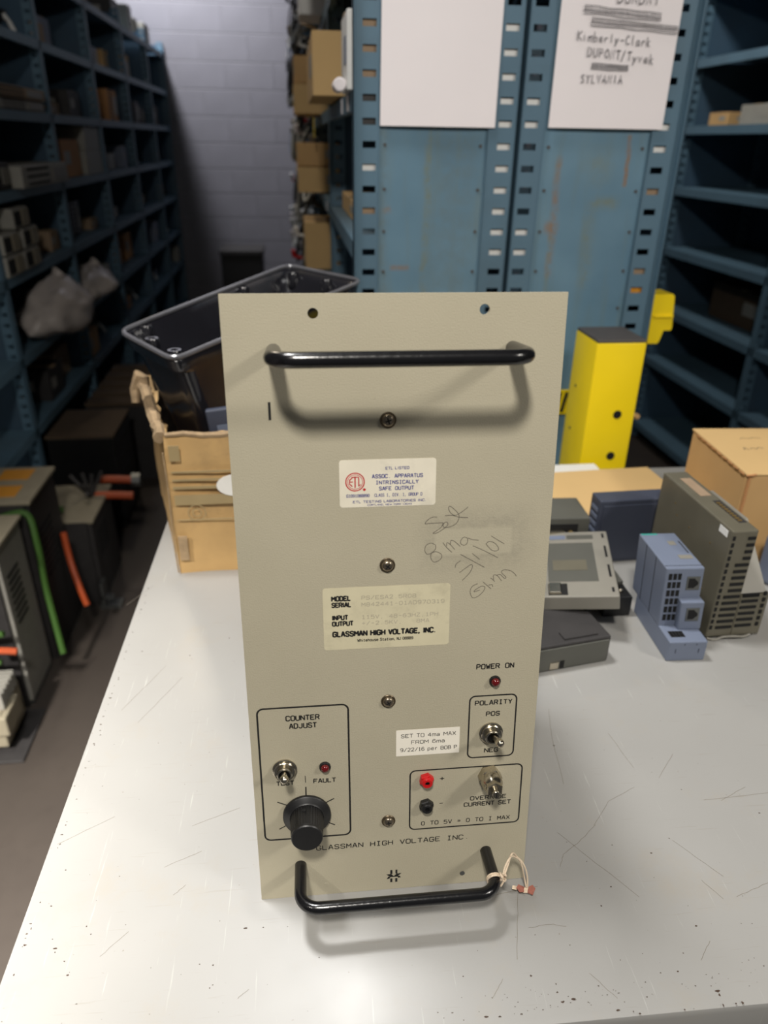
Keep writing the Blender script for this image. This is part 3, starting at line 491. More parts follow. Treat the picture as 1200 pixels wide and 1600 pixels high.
def toggle(u, v, du, dv):
    t_ = MB().lathe(*lz([(9.4, 0), (9.6, .5), (9.6, 1.4), (8.9, 1.9), (8.4, 1.9), (8.4, 3.4), (7.9, 3.9), (6.4, 3.9)], u, v)).build('toggle_switch', 'steel', ps, True)
    MB().lathe(*lz([(5.9, 0), (5.9, 7.2), (5.4, 7.6), (4.4, 7.6), (4.3, 5.0)], u, v)).build('bushing', 'steel', t_, True)
    MB().lathe(*lz([(4.3, 5.2), (.1, 5.2)], u, v, 20)).build('socket', 'hole', t_, True)
    q = Vector((du, dv, 18)).normalized().to_track_quat('Z', 'Y').to_matrix().to_4x4()
    mb = MB(); mb.lathe([(r * mm_, z * mm_) for r, z in ((1.9, 0), (1.9, 6), (2.4, 12), (3.1, 17), (3.3, 19), (3.0, 21), (2.0, 22.3), (.3, 22.8))], 20, PT(u, v, 3) @ q); mb.build('lever', 'steel', t_, True)
toggle(24.8, 128.2, .5, 7.2); toggle(186.9, 150.2, 1.6, 5.4)
# knob
kn = MB().lathe(*lz([(18.6, .6), (19, 1.2), (19, 2.8), (18.4, 3.6), (14.5, 5.0), (13.6, 6.0)], 40.4, 84.4, 48)).build('knob', 'black', ps, True)
v = []; n = 72; prof = [(13.3, 5.2), (13.0, 12), (12.6, 20), (12.3, 24.2)]
mb = MB()
for r, z in prof:
    for i in range(n): rr = r - (.55 if i % 2 else 0); a = 2 * PI * i / n; v.append(((40.4 + rr * math.cos(a)) * mm_, (84.4 + rr * math.sin(a)) * mm_, z * mm_))
mb.add(v, [(j * n + i, j * n + (i + 1) % n, (j + 1) * n + (i + 1) % n, (j + 1) * n + i) for j in range(3) for i in range(n)] + [tuple(range(3 * n, 4 * n))])
mb.build('fluted_grip', 'black', kn)
MB().lathe(*lz([(12.2, 24), (12.1, 26.2), (11.4, 27), (.1, 27)], 40.4, 84.4, 40)).build('grip_cap', 'black', kn, True)
MB().lathe(*lz([(1.5, 0), (1.5, 1.2)], 0, 0, 14, Matrix.Translation((.0384, .0844 + .0125, .0115)) @ Matrix.Rotation(-PI / 2, 4, 'X'))).build('set_screw_hole', 'hole', kn)
# tip jacks
def jack(u, v, mt):
    j = MB().lathe(*lz([(6.0, 0), (6.0, 3.2), (5.3, 4.2), (4.3, 4.2)], u, v, 6, Matrix.Rotation(.3, 4, 'Z'))).build('tip_jack', mt, ps)
    MB().lathe(*lz([(4.6, 4.0), (4.4, 6.0), (3.9, 6.6), (2.0, 6.6), (1.8, 5.2)], u, v, 24)).build('collar', mt, j, True)
    MB().lathe(*lz([(1.9, 5.4), (.1, 5.4)], u, v, 14)).build('socket', 'hole', j)
jack(136.2, 110.2, 'red'); jack(136.5, 85.2, 'black')
# shaft lock
lk = MB().lathe(*lz([(9.3, 0), (9.3, 7.0), (8.6, 7.9)], 187.3, 110.5, 6, Matrix.Rotation(.1, 4, 'Z'))).build('shaft_lock', 'steel', ps)
MB().lathe(*lz([(8.4, 7.2), (8.5, 9.5), (8.2, 12.5), (6.6, 15.5), (6.3, 16)], 187.3, 110.5, 32)).build('taper', 'steel', lk, True)
MB().lathe(*lz([(6.9, 15), (6.9, 19.5), (6.3, 20.3)], 187.3, 110.5, 6, Matrix.Rotation(.5, 4, 'Z'))).build('clamp_nut', 'steel', lk)
MB().lathe(*lz([(3.2, 19), (3.2, 24.5), (2.8, 25)], 187.3, 110.5, 20)).build('shaft', 'steel', lk, True)
bx('shaft_slot', 'hole', lk, .1869, .1877, .1075, .1135, .0245, .0252)
# printed outlines and legends
def outline(x0, x1, y0, y1, r, w, nm='printed_outline'):
    a = [(p[0] * mm_, p[1] * mm_) for p in rrect(x0, x1, y0, y1, r)]; c = [(p[0] * mm_, p[1] * mm_) for p in rrect(x0 + w, x1 - w, y0 + w, y1 - w, r - w)]
    fv, ff = shape2d([a, c]); mb = MB(); mb.add([(x, y, .00006) for x, y, z in fv], ff); mb.build(nm, 'ink', fp)
outline(5.6, 75.6, 60, 184.4, 5.5, 1.4); outline(168.4, 206.6, 126.8, 184.6, 5, 1.2); outline(122.6, 215.0, 60.1, 119.1, 5, 1.2)
def leg_(s, x0, x1, y0, cap, parent=None, m_='ink', z=.06, mono=False, bold=.0):
    mb = MB(); text_into(mb, s, x0 * mm_, x1 * mm_, y0 * mm_, cap * mm_, z * mm_, mono, bold); mb.build('lettering', m_, parent or fp)
leg_('COUNTER', 27.3, 53.2, 171.6, 5.0, bold=.19); leg_('ADJUST', 29.6, 51.0, 164.6, 5.0, bold=.19)
leg_('TEST', 17.5, 31.6, 112.9, 4.4, bold=.19); leg_('FAULT', 46.4, 64.4, 113.1, 4.4, bold=.19)
leg_('POWER ON', 172.8, 202.4, 207.4, 4.8, mono=True, bold=.19); leg_('POLARITY', 173.0, 202.8, 175.4, 4.6, mono=True, bold=.19)
leg_('POS', 182.2, 193.5, 165.3, 4.4, bold=.19); leg_('NEG', 182.2, 193.7, 131.4, 4.4, bold=.19)
leg_('OVERRIDE', 172.6, 202.8, 85.6, 4.2, bold=.18); leg_('CURRENT SET', 167.6, 207.0, 79.6, 4.4, bold=.18)
leg_('0 TO 5V = 0 TO I MAX', 132.6, 207.0, 64.0, 4.2, mono=True, bold=.155)
leg_('+', 146.9, 151.3, 107.0, 4.6, bold=.17); leg_('-', 146.9, 151.0, 82.6, 5, bold=.12)
leg_('GLASSMAN HIGH VOLTAGE INC.', 46.6, 173.4, 46.6, 5.0, mono=True, bold=.155)
mb = MB()
for a, c, w in (((40.3, 120.9), (40.4, 114.4), .55), ((40.4, 110.4), (40.3, 102.5), 1.0), ((17.6, 97.6), (27, 93), .9), ((62.4, 97.4), (54, 93), .9), ((17.9, 71.0), (27, 76), .9), ((62.4, 71.3), (54, 76), .9)):
    ribbon(mb, [(a[0] * mm_, a[1] * mm_), (c[0] * mm_, c[1] * mm_)], w * mm_, .00006)
mb.build('dial_ticks', 'ink', fp)
# emblem near the foot: split vertical bars with a winged star across
mb = MB(); cx, cy = 110.4, 13.6
def q4(*p): mb.add([((cx + a) * mm_, (cy + b) * mm_, .00006) for a, b in p], [tuple(range(len(p)))])
q4((-3.0, 2.4), (-1.2, 2.4), (-1.2, 6.6), (-3.0, 6.6)); q4((1.4, 2.4), (3.0, 2.4), (3.0, 6.6), (1.4, 6.6)); q4((-3.0, -6.4), (-1.2, -6.4), (-1.2, -2.4), (-3.0, -2.4)); q4((1.2, -6.4), (3.0, -6.4), (3.0, -2.4), (1.2, -2.4))
q4((-6.4, 2.2), (-2.2, 2.4), (0, -.2), (-3.4, -.2)); q4((6.4, 2.6), (2.4, 2.4), (0, -.2), (3.4, -.2)); q4((-6, -2.6), (-3.8, -2.6), (-2.6, -.2), (-4.6, -.2)); q4((6, -1.8), (3.8, -2.2), (2.6, -.2), (4.8, 0)); q4((-3.4, -.9), (3.4, -.9), (2.6, .2), (-2.6, .2))
mb.build('emblem', 'ink', fp)
# pencil note
HAND = [[(140, 331.7), (136.5, 331.8), (133.1, 329.6), (131.6, 327), (135.4, 327.3), (143, 327.4), (144.4, 327.1)], [(144.4, 327.1), (143.1, 324.2), (139.7, 321.5), (137.3, 319.8), (140.3, 320), (145.4, 323.3), (147.8, 326), (146.8, 327.8), (144.9, 326.9), (144.5, 324.5), (146.5, 323.7), (150.7, 324.7), (154.1, 327), (155.5, 330.5), (155.2, 333.3), (152.6, 336.6), (149.1, 339.4), (147.9, 338.3), (149.3, 334.7), (152.8, 332.6), (156.5, 334.4), (160.2, 337.1), (161.8, 338.6)],
 [(145.5, 332.6), (150.5, 332.7), (155.1, 331.3), (162, 330.5)], [(138.8, 311), (136.1, 312.4), (132.7, 310.9), (131.6, 307.2), (133.2, 304.1), (136.3, 304.6), (139.3, 307.7), (139.2, 311)], [(136.3, 304.6), (139.7, 305.7), (143.6, 303.5), (143.7, 300.6), (141.1, 298.2), (138, 297.9), (136, 301.3), (136.3, 304.6)],
 [(144.6, 312.4), (147.3, 308.6), (151.3, 304.6)], [(147.3, 309.5), (147.6, 312.3), (150, 310.6), (153.2, 306.8)], [(150, 310.6), (150.3, 313.8), (153, 312.9), (157.2, 309)], [(162.2, 315), (159.8, 316), (157.6, 313.9), (157.5, 311.1), (160.1, 309.7), (162.3, 311.7), (162.6, 314.9), (165.7, 313.8), (170.4, 313.2)],
 [(154, 292.7), (154.7, 295.5), (157.8, 297.9)], [(157.3, 288.6), (161.1, 291.5), (165.7, 294.6), (166.6, 292.5), (164.4, 287.6), (159.5, 282.3)], [(157.4, 302.9), (166.4, 297.5), (175.6, 291.9)], [(166.1, 303.2), (171.8, 298.3)], [(166.3, 309.1), (174.6, 305), (185.1, 299)],
 [(175.9, 310.3), (178.2, 311.9), (182.2, 310.5), (185.1, 306.7), (184.4, 304.6), (180.9, 304.8), (177.6, 307.8), (175.9, 310.3)], [(179.4, 316.1), (183.6, 313.3), (189.2, 309.6)], [(171, 279.2), (167.2, 277.3), (165.7, 273.1), (167.5, 268.3), (171.5, 268.9), (175.3, 272.6), (176.6, 276), (174.3, 277.1), (170.4, 275), (168.5, 272.9), (172.8, 274)],
 [(174.9, 280.5), (181.2, 274.5)], [(179, 277.6), (181.8, 277.9), (182.3, 276.1)], [(180.5, 283.5), (183.7, 280.3)], [(182.8, 281.6), (182.6, 285.5), (185.4, 284.9), (188.8, 280.5)], [(184.6, 285), (187.4, 285.8), (190.7, 282.6), (191.9, 283.4), (189.8, 285.6), (188.2, 287.8), (190.3, 289.3), (195.2, 288.3), (198.1, 286), (199.6, 283.8)]]
def smooth(pts, k=4):
    out = []
    for i in range(len(pts) - 1):
        p0, p1, p2, p3 = pts[max(i - 1, 0)], pts[i], pts[i + 1], pts[min(i + 2, len(pts) - 1)]
        for j in range(k):
            t_ = j / k; out.append(tuple(.5 * (2 * p1[d] + (p2[d] - p0[d]) * t_ + (2 * p0[d] - 5 * p1[d] + 4 * p2[d] - p3[d]) * t_ ** 2 + (-p0[d] + 3 * p1[d] - 3 * p2[d] + p3[d]) * t_ ** 3) for d in range(len(p1))))
    out.append(tuple(pts[-1])); return out
mb = MB()
for s in HAND: ribbon(mb, [(a * mm_, b * mm_) for a, b in smooth(s)], .42 * mm_, .00006)
mb.build('pencil_writing', 'pencil', fp)
# stickers
def sticker(x0, x1, y0, y1, m_, lab, r=2.2, z=.15):
    fv, ff = shape2d([[(a * mm_, b * mm_) for a, b in rrect(x0, x1, y0, y1, r)]], z * mm_); mb = MB(); mb.add([(x, y, q + z * mm_ / 2) for x, y, q in fv], ff)
    return tag(mb.build('sticker', m_, ps), lab)
st = sticker(72, 138.5, 341, 374.8, 'sticker', 'cream sticker with blue print and a red round mark')
L3 = dict(parent=st, z=.2)
leg_('ETL LISTED', 103.5, 120.0, 367.3, 2.1, m_='inkblue', bold=.18, **L3); leg_('ASSOC. APPARATUS', 94.2, 129.5, 361.3, 3.0, m_='inkblue', mono=True, bold=.19, **L3)
leg_('INTRINSICALLY', 96.7, 126.5, 356.9, 2.9, m_='inkblue', mono=True, bold=.19, **L3); leg_('SAFE OUTPUT', 99.0, 123.4, 352.6, 2.9, m_='inkblue', mono=True, bold=.19, **L3)
leg_('G1091088890', 76.6, 92.6, 348.1, 2.4, m_='inkblue', mono=True, bold=.17, **L3); leg_('CLASS 1, DIV. 1, GROUP D', 95.9, 129.2, 348.1, 2.4, m_='inkblue', mono=True, **L3)
leg_('ETL TESTING LABORATORIES INC.', 81.0, 131.9, 343.9, 1.9, m_='inkblue', bold=.19, **L3); leg_('CORTLAND, NEW YORK 13045', 91.0, 122.0, 341.75, 1.3, m_='inkblue', bold=.19, **L3)
mb = MB(); cx, cy = 82.7, 359.2
for a, c in ((6.7, 5.9), (5.3, 4.9)):
    fv, ff = shape2d([circ(cx * mm_, cy * mm_, a * mm_, 40), circ(cx * mm_, cy * mm_, c * mm_, 40)]); mb.add([(x, y, .0002) for x, y, z in fv], ff)
fv, ff = shape2d([circ(89 * mm_, 353.6 * mm_, 1.0 * mm_, 16)]); mb.add([(x, y, .0002) for x, y, z in fv], ff)
for pts, w in (([(82.7, 363.2), (82.7, 355.0)], .9), ([(80.3, 362.6), (85.2, 362.6)], .8), ([(85.2, 362.4), (85.2, 356), (86.6, 357.4)], .8), ([(80.8, 362.2), (79, 360.6), (78.8, 358), (80.8, 356)], .8), ([(78.9, 359.3), (81.3, 359.3)], .7)):
    ribbon(mb, [(a * mm_, b * mm_) for a, b in pts], w * mm_, .0002)
mb.build('round_mark', 'inkred', st)
st = sticker(58.2, 150.9, 230.7, 280.6, 'plate', 'yellowed sticker with bold black print and faded dot print')
L3 = dict(parent=st, z=.2)
leg_('MODEL', 64.2, 78.6, 269.9, 4.5, bold=.25, **L3); leg_('SERIAL', 64.2, 78.8, 264.9, 4.4, bold=.25, **L3); leg_('INPUT', 64.3, 76.4, 254.8, 4.3, bold=.25, **L3); leg_('OUTPUT', 64.3, 80.2, 249.9, 4.3, bold=.25, **L3)
leg_('GLASSMAN HIGH VOLTAGE, INC.', 64.4, 141.2, 241.0, 5.0, bold=.25, **L3); leg_('Whitehouse Station, NJ 08889', 82.6, 124.2, 236.4, 2.6, bold=.18, **L3)
G = dict(m_='inkgrey', mono=True, bold=.155); G.update(L3)
leg_('PS/ESA2.5R08', 86.0, 126.0, 270.4, 3.3, **G); leg_('M842441-01AD970319', 86.0, 147.0, 265.0, 3.3, **G); leg_('115V, 48-63HZ,1PH', 86.0, 142.5, 254.9, 3.3, **G); leg_('+/-2.5KV,   8MA', 86.0, 136.0, 249.9, 3.3, **G)
st = sticker(111.8, 162.0, 133.4, 157.3, 'tape', 'white label tape with three lines of small black print', .3, .12)
L3 = dict(parent=st, z=.17)
leg_('SET TO 4ma MAX', 115.6, 159.0, 150.0, 3.6, bold=.13, **L3); leg_('FROM 6ma', 123.6, 150.6, 143.9, 3.5, bold=.13, **L3); leg_('9/22/16 per BOB P', 115.0, 160.2, 137.2, 3.5, bold=.13, **L3)
MB().lathe(*lz([(2.2, 0), (2.1, .35), (1.6, .4)], 168.8, 10.6, 20)).build('filled_hole', 'zinc', ps); MB().lathe(*lz([(2.2, 0), (2.1, .2), (1.6, .25)], 53.9, 10.2, 20)).build('filled_hole', 'panel', ps)

# string tied round the lower handle
sg = thing('cotton_string', 'cotton string tied to the lower right handle with a torn red-brown tag scrap', 'string')
A = [(0.1467, 0.372, 0.9435), (0.1492, 0.374, 0.9451), (0.1521, 0.378, 0.9485), (0.1549, 0.382, 0.9529), (0.1584, 0.386, 0.9503), (0.1629, 0.388, 0.9426), (0.1673, 0.388, 0.9365), (0.1711, 0.387, 0.9286), (0.1736, 0.386, 0.9177), (0.1741, 0.384, 0.9074)]
B = [(0.1462, 0.371, 0.9464), (0.1482, 0.374, 0.9505), (0.1521, 0.378, 0.9539), (0.156, 0.382, 0.952), (0.1611, 0.386, 0.9446), (0.1651, 0.387, 0.9397), (0.1683, 0.387, 0.9298), (0.1711, 0.387, 0.9183), (0.1728, 0.384, 0.9092)]
mb = MB(); mb.tube(smooth(A), .00075, 8); mb.tube(smooth(B), .00075, 8); mb.build('strand', 'string', sg, True)
hc = Mx @ Vector((.1880, .033, .030))
mb = MB()
for k, off in enumerate((-.0011, .0009)):
    mb.tube([hc + e1 * math.cos(a) * .0057 + e2 * math.sin(a) * .0057 + nr * (off + .0012 * math.sin(a)) for a in [2 * PI * i / 24 for i in range(24)]], .0008, 8, closed=True)
mb.build('wrap', 'string', sg, True)
mb = MB(); kc = Vector((.1469, .3725, .9415))
mb.tube([kc + Vector((.0022 * math.cos(a * 1.0), .0016 * math.sin(2 * a), .0036 * math.sin(a * 1.5))) for a in [4 * PI * i / 40 for i in range(40)]], .0009, 8)
mb.tube([kc, kc + Vector((.0006, -.001, -.005)), kc + Vector((-.0015, -.002, -.0085))], .0008, 8); mb.build('knot', 'string', sg, True)
def scrap(c, pts, m_):
    mb = MB(); n = len(pts); v = [(c[0] + a, c[1] + b, c[2] + h) for a, b, h in pts] + [(c[0] + a, c[1] + b, c[2] + h - .0006) for a, b, h in pts]
    mb.add(v, [tuple(range(n)), tuple(range(2 * n - 1, n - 1, -1))] + [(i, (i + 1) % n, (i + 1) % n + n, i + n) for i in range(n)]).build('tag_scrap', m_, sg)
scrap((.173, .3835, .9055), [(-.0015, -.001, 0), (-.006, -.0015, .001), (-.0082, .0015, .003), (-.006, .0035, .004), (-.001, .002, .002)], 'scrap')
scrap((.173, .3835, .9055), [(.000, -.0015, 0), (.0045, -.0045, .000), (.0075, -.001, .003), (.0055, .0015, .0045), (.001, .001, .002)], 'scrap')
scrap((.173, .3835, .906), [(-.003, -.001, -.001), (.0005, -.0025, .000), (.0015, .0008, .0025), (-.001, .0015, .002)], 'string')
scrap((.173, .3835, .9045), [(-.0078, .0008, .002), (-.0115, .0022, .002), (-.0105, .0045, .003), (-.0072, .0035, .003)], 'string')

# ------------------------------------------------------------------ worn carton and black tub behind the power supply
cb = thing('cardboard_box', 'worn open cardboard box with torn crumpled rim behind the power supply', 'box', (-.18, .93, .9))
def wall(name, p0, p1, top, th=.006, seg=26, m_='cardworn', rag=.004, flare=0.0):
    p0, p1 = Vector((*p0, 0)), Vector((*p1, 0)); d = (p1 - p0).normalized(); nn = Vector((-d.y, d.x, 0)); rows = 8; v = []
    for side in (0, 1):
        for j in range(rows + 1):
            for i in range(seg + 1):
                u = i / seg; h = top(u) + (random.Random(i * 7 + len(name)).uniform(-rag, rag)); p = p0.lerp(p1, u); zz = h * j / rows
                wob = .0035 * noise.noise(Vector((u * 5 + p0.x * 30, zz * 25, p0.y * 9))) + .003 * max(0, j - 5) * noise.noise(Vector((u * 14, j * .7, p0.x * 20))) - flare * (j / rows) ** 2
                v.append(tuple(p + nn * (wob + side * th) + Vector((0, 0, zz))))
    N = (rows + 1) * (seg + 1); f = []
    for j in range(rows):
        for i in range(seg): a = j * (seg + 1) + i; f += [(a, a + 1, a + seg + 2, a + seg + 1), (a + N, a + N + seg + 1, a + N + seg + 2, a + N + 1)]
    for i in range(seg): a = rows * (seg + 1) + i; f.append((a, a + 1, a + 1 + N, a + N)); f.append((i, i + N, i + 1 + N, i + 1))
    for j in range(rows): a = j * (seg + 1); f.append((a, a + seg + 1, a + seg + 1 + N, a + N)); a += seg; f.append((a, a + N, a + seg + 1 + N, a + seg + 1))
    return MB().add(v, f).build(name, m_, cb, True)
front = wall('front_panel', (0, 0), (.40, .015), lambda u: .213 - .006 * u, rag=.002)
wall('side_panel', (-.068, .27), (0, .001), lambda u: .195 + .02 * (1 - u) - .012 * math.sin(PI * u), rag=.006, flare=-.004)
wall('side_panel', (.40, .015), (.40, .27), lambda u: .19)
wall('back_panel', (.40, .272), (-.066, .272), lambda u: .10, rag=.006)
MB().prism([(.006, .008), (.394, .02), (.394, .265), (-.055, .265)], 0, .004).build('bottom_panel', 'card', cb)
# crumpled rim strip on the left side and torn corner
mb = MB(); pts = []
for i in range(15): u = i / 14; pts.append((-.070 + .066 * u, .255 - .25 * u, .214 - .004 * u + .004 * math.sin(i * 2.1)))
mb.tube([(a + random.uniform(-.002, .002), b, c + random.uniform(-.002, .002)) for a, b, c in pts], [.0065 + .003 * abs(math.sin(i * 1.7)) for i in range(15)], 7)
mb.build('torn_rim', 'tornedge', cb)
mb = MB(); mb.tube([(.002 + .39 * i / 16, .004 + .015 * i / 16, .212 + .002 * math.sin(i * 1.9) - .006 * i / 16) for i in range(17)], [.0032 + .0012 * abs(math.sin(i * 2.7)) for i in range(17)], 6); mb.build('torn_rim', 'tornedge', cb)
mb = MB(); mb.tube([(-.078, .225, .185), (-.078, .232, .205), (-.068, .235, .228), (-.060, .228, .224), (-.058, .22, .20)], [.006, .008, .010, .008, .005], 7); mb.build('torn_corner', 'tornedge', cb)
mb = MB(); mb.tube([(-.0015, -.003, .004), (-.003, -.004, .06), (-.001, -.003, .13), (-.002, -.004, .19)], .0012, 6); mb.build('corner_crease', 'tornedge', cb)
mb = MB()
for k, (z0, z1) in enumerate(((.160, .1625), (.148, .151), (.136, .140), (.112, .127), (.088, .0895))): mb.box(.006, .15, -.0046, -.004, z0, z1)
mb.build('printed_bands', 'wrap', front)
mb = MB(); T_ = Matrix.Translation((.034, -.0048, .100)) @ Matrix.Rotation(PI / 2, 4, 'X')
fv, ff = shape2d([circ(0, 0, .0125, 28), circ(0, 0, .0112, 28)]); mb.add([tuple(T_ @ Vector(p)) for p in fv], ff)
fv, ff = shape2d([circ(0, 0, .0065, 20), circ(0, 0, .0052, 20)]); mb.add([tuple(T_ @ Vector(p)) for p in fv], ff)
mb.build('printed_ring', 'wrap', front)
mb = MB(); T_ = Matrix.Translation((.090, -.0052, .140)) @ Matrix.Rotation(PI / 2, 4, 'X'); mb.prism([(a * 1.0, b * .62) for a, b in circ(0, 0, .026, 20)], 0, .0008, T_); mb.build('white_patch', 'whitetear', front)
bx('tape_scrap', 'tornedge', front, .004, .0165, -.0058, -.0048, .025, .064); bx('tape_scrap', 'wrap', front, .006, .020, -.0058, -.0048, .178, .200)

tb = thing('plastic_tub', 'glossy black plastic tub with ribbed rim sticking out of the worn open cardboard box', 'tub', (0, 0, .906))
Lc, Bc, Rc, Tc = Vector((-.237, 1.066, 1.215)), Vector((-.154, .963, 1.203)), Vector((.108, 1.28, 1.243)), Vector((-.013, 1.385, 1.252))
def ringpts(k, zc=None, inset=0.0, n=10):
    C_ = [Lc, Bc, Rc, Tc]; cen = sum(C_, Vector()) / 4; base = Vector((-.045, 1.085, 0)); out = []
    R_ = []
    for c in C_:
        p = cen.lerp(c, 1 - inset); q = Vector((base.x + (c.x - cen.x) * .52, base.y + (c.y - cen.y) * .42, .912)); R_.append(p.lerp(q, k))
    for i in range(4):
        a, b, c = R_[i - 1], R_[i], R_[(i + 1) % 4]
        pa, pc = b + (a - b).normalized() * .022, b + (c - b).normalized() * .022
        for j in range(5): t_ = j / 4; out.append((pa.lerp(b, t_)).lerp(b.lerp(pc, t_), t_))
        nx = R_[(i + 1) % 4] + (b - R_[(i + 1) % 4]).normalized() * .022
        for j in range(1, n): out.append(pc.lerp(nx, j / n))
    return out
def loft(rings, close=True):
    n = len(rings[0]); v = [(p.x, p.y, p.z - .906) for r in rings for p in r]
    f = [(j * n + i, j * n + (i + 1) % n, (j + 1) * n + (i + 1) % n, (j + 1) * n + i) for j in range(len(rings) - 1) for i in range(n)]
    return v, f, n
def bump(r, a, s): return [p + Vector((0, 0, a * math.sin(i * s))) for i, p in enumerate(r)]
rings = [ringpts(.97, inset=.0), ringpts(.6), ringpts(.25), ringpts(.07), ringpts(.05, inset=-.045), ringpts(.0, inset=-.05), ringpts(-.012, inset=-.035), ringpts(-.008, inset=.0), ringpts(.02, inset=.02), ringpts(.1, inset=.05), ringpts(.45, inset=.06), ringpts(.85, inset=.07)]
v, f, n = loft(rings); f.append(tuple(range(n - 1, -1, -1))); k = (len(rings) - 1) * n; f.append(tuple(range(k, k + n)))
MB().add(v, f).build('body', 'blackgloss', tb, True)
rp = ringpts(-.01, inset=.02)
mb = MB(); mb.tube([(p.x, p.y, p.z - .906 + .002) for p in ringpts(-.012, inset=-.045)], .0035, 8, closed=True); mb.build('rim_bead', 'tubrim_glint', tb, True)
for i in range(0, len(rp), 7):
    p = rp[i] + (sum(rp, Vector()) / len(rp) - rp[i]) * .05; T_ = Matrix.Translation((p.x, p.y, p.z - .906 - .006))
    MB().lathe([(.0105, -.02), (.0105, .004), (.009, .007), (.0055, .007), (.005, .0)], 18, T_, capb=False).build('bolt_boss', 'blackgloss', tb, True)
ir, ib = ringpts(.12, inset=.06), ringpts(.7, inset=.06)
for i in range(3, len(ir), 4):
    mb = MB(); a, b = ir[i], ib[i]; cen = Vector((-.05, 1.12, (a.z + b.z) / 2)); d = (cen - a); d.z = 0; d = d.normalized() * .012; s = d.cross(Vector((0, 0, 1))).normalized() * .0015
    P8 = [a - s, a + s, a + s + d, a - s + d, b - s, b + s, b + s + d * .3, b - s + d * .3]; mb.add([(p.x, p.y, p.z - .906) for p in P8], [(0, 1, 2, 3), (4, 7, 6, 5), (0, 4, 5, 1), (1, 5, 6, 2), (2, 6, 7, 3), (3, 7, 4, 0)]); mb.build('rib', 'blackgloss', tb)
t_ = thing('clear_package', 'clear plastic wrapped part standing in the cardboard box beside the black tub', 'package', (-.098, .955, .906)); T_ = Matrix.Rotation(-.12, 4, 'Y')
bx('wrapper', 'plcdark', t_, 0, .09, 0, .012, .0, .232, ch=.002, T=T_); bx('label', 'plcblue', t_, .012, .06, -.0006, 0, .15, .21, T=T_)

# ------------------------------------------------------------------ cartons right
lowc = thing('flat_carton', 'low flat pale cardboard carton lying behind the grey modules', 'box', (.30, .940, .9), math.radians(3))
bx('body', 'card2', lowc, 0, .34, 0, .205, 0, .036, ch=.002); mb = MB(); mb.box(-.001, .341, -.001, .206, .036, .0385, ch=.001); mb.build('lid', 'card2', lowc)
wt = thing('foam_tray', 'thin white foam tray on the bench behind the flat pale carton', 'tray', (.42, 1.165, .9)); bx('tray_base', 'white', wt, 0, .14, 0, .07, 0, .018, ch=.003)
bcx = thing('cardboard_carton', 'closed tan cardboard carton with pen marks on its lid at the right', 'box', (.629, .881, .9), math.radians(-4.3))
bx('body', 'card', bcx, 0, .28, 0, .181, 0, .146, ch=.0015)
mb = MB(); mb.box(-.0015, .282, -.0015, .1825, .1465, .150, ch=.001); mb.build('lid', 'card2', bcx)
mb = MB()
for i in range(9): mb.tube([(-.002, .018 * i + .004, .1465 + .0006 * (i % 2)), (-.002, .018 * i + .018, .1465 + .0006 * ((i + 1) % 2))], .0011, 6)
mb.build('lid_edge', 'card3', bcx)
mb = MB(); mb.tube([(.004, -.002, .144), (.003, -.003, .07), (.002, -.002, .004)], .0022, 6); mb.tube([(-.001, -.001, .147), (.006, -.004, .149), (.012, -.002, .149)], .0018, 6); mb.build('corner_fold', 'card3', bcx)
mb = MB()
for s in ([(.040, .088), (.043, .098), (.046, .088)], [(.050, .092), (.056, .096), (.060, .092), (.066, .098), (.072, .094)], [(.055, .135), (.062, .139), (.070, .136), (.078, .140), (.09, .137)], [(.082, .098), (.09, .094), (.10, .100)]):
    ribbon(mb, smooth(s), .0012, .1502)
mb.build('pen_marks', 'pencil', bcx)
t_ = thing('blue_pouch', 'small blue-grey plastic pouch in front of the closed carton at the right edge', 'pouch', (.655, .815, .9)); bx('pouch_body', 'plcblue', t_, 0, .07, 0, .03, 0, .075, ch=.008)

# ------------------------------------------------------------------ automation modules
sm = thing('network_module', 'blue-grey interface module with two network sockets, nearest on the bench', 'module', (.434, .668, .9), math.radians(-3))
bx('base', 'plcblue', sm, 0, .048, 0, .107, 0, .0285, ch=.0015)
mb = MB(); Ts = Matrix.Translation((0, .035, .0285)) @ Matrix(((1, 0, -.06, 0), (0, 1, 0, 0), (0, 0, 1, 0), (0, 0, 0, 1)))
mb.box(-.0005, .047, 0, .088, -.001, .083, ch=.0015, T=Ts); mb.build('housing', 'plcblue', sm)
mb = MB(); mb.box(.020, .049, -.010, .004, .0, .040, ch=.0012, T=Ts); mb.build('socket_block', 'plcblue', sm)
for (x0, yy, z0) in ((.027, -.0008, .052), (.0275, -.0108, .013)):
    s_ = bx('network_socket', 'zinc', sm, x0, x0 + .0165, yy, yy + .002, z0, z0 + .019, ch=.0004, T=Ts)
    mb = MB(); fr = [(x0 + .002, z0 + .003), (x0 + .002, z0 + .0165), (x0 + .009, z0 + .0165), (x0 + .012, z0 + .0135), (x0 + .0142, z0 + .0115), (x0 + .0142, z0 + .008), (x0 + .012, z0 + .006), (x0 + .009, z0 + .003)]
    mb.add([tuple(Ts @ Vector((a, yy - .0003, b))) for a, b in fr], [tuple(range(8))]); mb.build('opening', 'hole', s_)
mb = MB()
for i in range(3):
    for j in range(6): mb.box(.0035 + i * .0058, .0078 + i * .0058, -.0005, .0005, .008 + j * .0118, .0165 + j * .0118, T=Ts)
mb.build('vents', 'hole', sm)
mb = MB()
for yy in (.030, .060): mb.box(-.0009, -.0002, yy, yy + .0007, .0, .082, T=Ts)
mb.box(.0, .047, .006, .0066, .0828, .0832, T=Ts); mb.build('seams', 'hole', sm)
